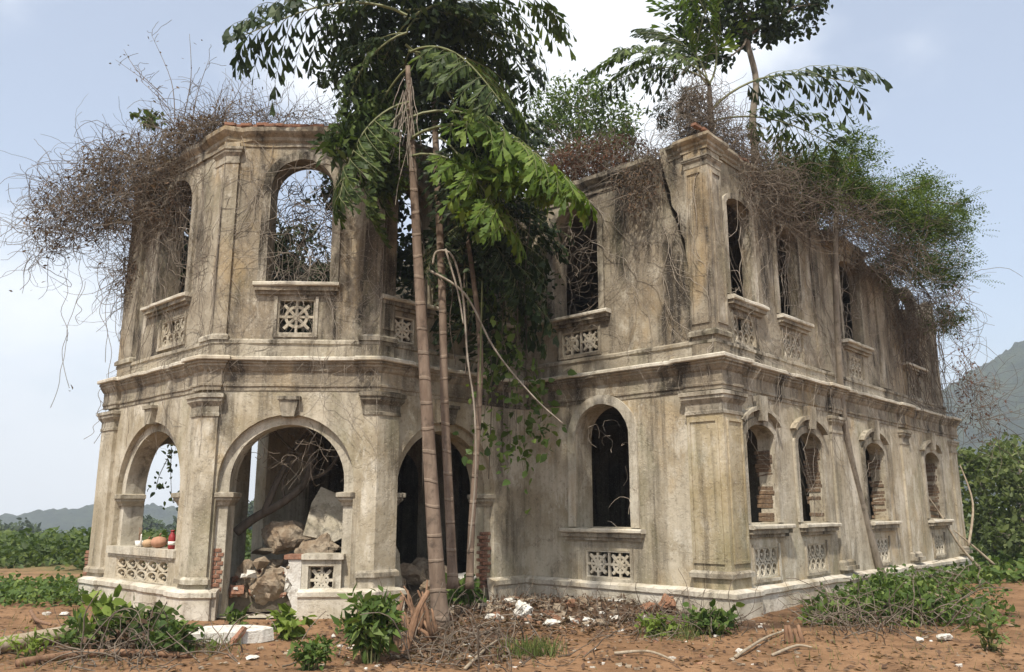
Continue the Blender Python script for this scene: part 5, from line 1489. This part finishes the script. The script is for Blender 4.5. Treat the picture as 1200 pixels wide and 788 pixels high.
# fallen plaster and twigs along the foot of the walls
for k, (x0, x1, yy, tx) in enumerate([(575, 690, 706, 'at the foot of the wing wall near the porch'), (690, 830, 718, 'along the plinth below the wing window'), (440, 560, 722, 'around the porch arch behind the palms')]):
    thicket('plaster_debris', 'dark twig and plaster debris ' + tx, 'debris', gpx((x0 + x1) / 2, yy), (lambda a, b, c: (lambda: gpx(random.uniform(a, b), random.gauss(c, 7), random.random() * .10)))(x0, x1, yy), 150, 900, M_DRYLEAF, 6, .09, .004, .010, .1, .6, (0, 0, 0), .08)
# leaf litter over the mound and yard
pts = []
for _ in range(9500):
    k = random.random()
    if k < .55: p = gpx(random.gauss(665, 80), random.gauss(718, 14), .015)
    elif k < .75: p = gpx(random.gauss(520, 60), random.gauss(755, 16), .015)
    else: p = gpx(random.uniform(0, 1200), random.uniform(715, 788), .012)
    if p.y < 16: pts.append(p)
lit = np.array([tuple(p) for p in pts]); V, Fc = scatter(LEAF_V, LEAF_F, lit, rand_rot(len(lit), .3), rng.uniform(.05, .14, len(lit)))
tag(link('leaf_litter', arrays_mesh('leaf_litter', V, Fc, M_DRYLEAF)), 'brown leaf litter over the yard soil', 'leaf litter', kind='stuff')
pts = [gpx(random.choice((random.uniform(0, 130), random.uniform(900, 1200), random.uniform(0, 1200))), random.uniform(722, 788)) for _ in range(900)]
lit = np.array([tuple(p) for p in pts]); V, Fc = scatter([(-.03, 0, 0), (.03, 0, 0), (.0, .35, .9)], [(0, 1, 2)], lit, rand_rot(len(lit), .3), rng.uniform(.05, .16, len(lit)))
tag(link('sparse_grass', arrays_mesh('sparse_grass', V, Fc, M_GRASS)), 'sparse short grass blades on the red soil', 'grass', kind='stuff')

# offerings on the balustrade under the left arch
def lpt(s, d, z):
    q = fL.P(s, d, z); return loc2w(q[1], q[0], q[2])
def lathe(prof, n=16, ribs=0, rib=0.0):
    mb = MB(); vv = []
    for (r, z) in prof:
        for k in range(n):
            a = 2 * pi * k / n; q = r * (1 - rib * abs(cos(a * ribs / 2)) if ribs else 1); vv.append((cos(a) * q, sin(a) * q, z))
    ff = [(i * n + k, i * n + (k + 1) % n, (i + 1) * n + (k + 1) % n, (i + 1) * n + k) for i in range(len(prof) - 1) for k in range(n)]
    ff += [tuple(range(n))[::-1], tuple((len(prof) - 1) * n + k for k in range(n))]
    mb.add(vv, ff, 0, True); return mb
M_FRUIT = plain('orange_rind', (.42, .22, .135), .8); M_BUFF = plain('buff_rind', (.45, .30, .17), .7)
M_REDP = plain('red_plastic', (.27, .025, .025), .5, .4); M_WAX = plain('white_wax', (.75, .72, .66), .5)
pump = [(.02, 0), (.11, .02), (.165, .09), (.165, .14), (.12, .21), (.03, .235)]
def fruit(label, s, d, k, mm):
    e = empty('offering_fruit', lpt(s, d, 1.03)); tag(e, label, 'fruit')
    o = lathe([(r * k, z * k) for r, z in pump], 20, 10, .10).build('rind', mm, e)
    st = MB(); st.tube([(0, 0, .22 * k), (.01, 0, .27 * k), (.03, 0, .30 * k)], .014, 5); st.build('stalk', M_STUMP, e)
fruit('large dusty pink pumpkin offering on the left balustrade', 8.02, -.14, .85, M_FRUIT)
fruit('smaller buff gourd beside the pink pumpkin', 8.36, -.1, .62, M_BUFF)
e = empty('drink_bottle', lpt(7.48, -.12, 1.03)); tag(e, 'red drink bottle standing beside the pier on the left balustrade', 'bottle')
lathe([(.05, 0), (.062, .02), (.062, .19), (.055, .22), (.03, .27), (.03, .29)], 14).build('body', M_REDP, e)
lathe([(.065, .07), (.065, .13)], 14).build('label_band', M_WAX, e)
lathe([(.034, .29), (.034, .32)], 12).build('cap', M_REDP, e)
e = empty('offering_cup', lpt(8.75, -.12, 1.03)); tag(e, 'small pale cup with joss sticks at the left end of the balustrade', 'cup')
lathe([(.055, 0), (.075, .03), (.085, .11)], 14).build('bowl', M_WAX, e)
mb = MB()
for k in range(5): mb.tube([(random.uniform(-.03, .03), random.uniform(-.03, .03), .06), (random.uniform(-.07, .07), random.uniform(-.05, .05), .34)], .004, 4)
mb.build('joss_sticks', M_STUMP, e)
e = empty('white_candle', lpt(8.55, -.05, 1.03)); tag(e, 'slim white candle standing on the left balustrade', 'candle')
lathe([(.016, 0), (.014, .22), (.006, .235)], 8).build('wax', M_WAX, e); mb = MB(); mb.tube([(0, 0, .23), (0, 0, .26)], .002, 4); mb.build('wick', M_STUMP, e)

# ------------------------------------------------------------------ field, far woods, trees to the right
def field(name, n, x0, x1, y0, y1, size, hmax, material, per=7):
    P0 = []
    for _ in range(n):
        y = y0 + (y1 - y0) * random.random(); x = random.uniform(x0, x1) * y / y1
        b = gpt(x, y); h = hmax * random.uniform(.4, 1)
        if mnoise.noise((x * .25, y * .12, 3)) < -.22: continue
        for _ in range(per): P0.append(b + Vector((random.gauss(0, .25), random.gauss(0, .25), h * random.random())))
    P0 = np.array([tuple(p) for p in P0]); V, Fc = scatter(WIDE_V, WIDE_F, P0, rand_rot(len(P0), .6), size * rng.uniform(.6, 1.4, len(P0)))
    tag(link(name, arrays_mesh(name, V, Fc, material)), {'field_crop': 'green crop rows in the field left of the mansion', 'low_weeds': 'low green weeds covering the ground'}[name], {'field_crop': 'crop', 'low_weeds': 'weeds'}[name], kind='stuff')
field('field_crop', 5200, -52, -15, 24, 75, .21, 1.1, M_TREE, 9)
field('low_weeds', 520, -15.5, -8.6, 15.5, 19.5, .12, .30, M_BUSH, 9)
field('low_weeds', 900, 12, 22, 20, 30, .18, .4, M_BUSH, 8)
def far_tree(label, x, y, h, r, mm, group, n=26, per=9, size=1.1, nm='far_tree'):
    z0 = gh(x, y); e = empty(nm, (x, y, z0 - .2)); tag(e, label, 'tree', group)
    mb = MB(); mb.tube([(0, 0, 0), (.1, 0, h * .3), (0, .1, h * .6)], [h * .03, h * .022, h * .012], 6); mb.build('trunk', M_BARK, e)
    bl = [(Vector((x + random.uniform(-.5, .5) * r, y + random.uniform(-.5, .5) * r, z0 + h * random.uniform(.42, .85))), r * random.uniform(.45, .7)) for _ in range(5)]
    crown(e, bl, n, per, size, mm, WIDE_V, WIDE_F, .8)
for k in range(24):
    x = -118 + k * 3.6 + random.uniform(-1.2, 1.2); y = 150 + random.uniform(-12, 16)
    far_tree('dark tree of the wood at the end of the crop field', x, y, random.uniform(5.5, 9.0), random.uniform(3.0, 4.5), M_FARLEAF, 'trees of the wood beyond the field', 34, 10, 1.0)
def side_tree(label, px, py, Y, blobs, mm, n, per, size):
    b = gpx(px, py); b = gpt(at(px, py, Y).x, Y); e = empty('side_tree', b); tag(e, label, 'tree')
    top = at(blobs[0][0], blobs[0][1], Y)
    trunk_obj(e, [b, b.lerp(top, .5) + Vector((.2, 0, 0)), top], .12, .06, M_BARK)
    bl = [(at(x, y, Y + random.uniform(-.8, .8)), r) for x, y, r in blobs]
    limbs(e, b.lerp(top, .5), bl, .05, M_BARK, 6)
    crown(e, bl, n, per, size, mm, WIDE_V, WIDE_F, .8)
side_tree('dense green tree just beyond the far end of the side wall', 1165, 655, 29, [(1150, 565, 1.2), (1170, 605, 1.3), (1140, 605, 1.0), (1138, 540, .7), (1178, 545, 1.0), (1160, 640, 1.0)], M_SIDE, 190, 17, .19)
side_tree('bright-leaved tree at the right edge behind the cut brush', 1205, 650, 27, [(1200, 590, 1.1), (1215, 550, 1.2), (1185, 630, 1.0), (1220, 640, 1.3), (1195, 555, .8)], M_SIDE, 170, 17, .19)
side_tree('dark rounded tree filling the gap behind the bright-leaved tree', 1240, 650, 36, [(1190, 545, 1.5), (1240, 570, 2.0), (1160, 570, 1.4), (1210, 620, 1.8), (1280, 570, 2.2)], M_SIDE, 190, 17, .25)
thicket('dry_bush', 'thin dry bush with rusty leaves rising past the far corner', 'bush', at(1150, 600, 25), pick((2, ell(1150, 480, 25, .9, .6, 1.1)), (1, ell(1130, 430, 24, .35, .4, 1.0)), (1, ell(1120, 360, 22.5, .3, .3, .9))), 200, 420, M_REDLEAF, 9, .18, .006, .012, .05, .6, (0, 0, .2), .11)
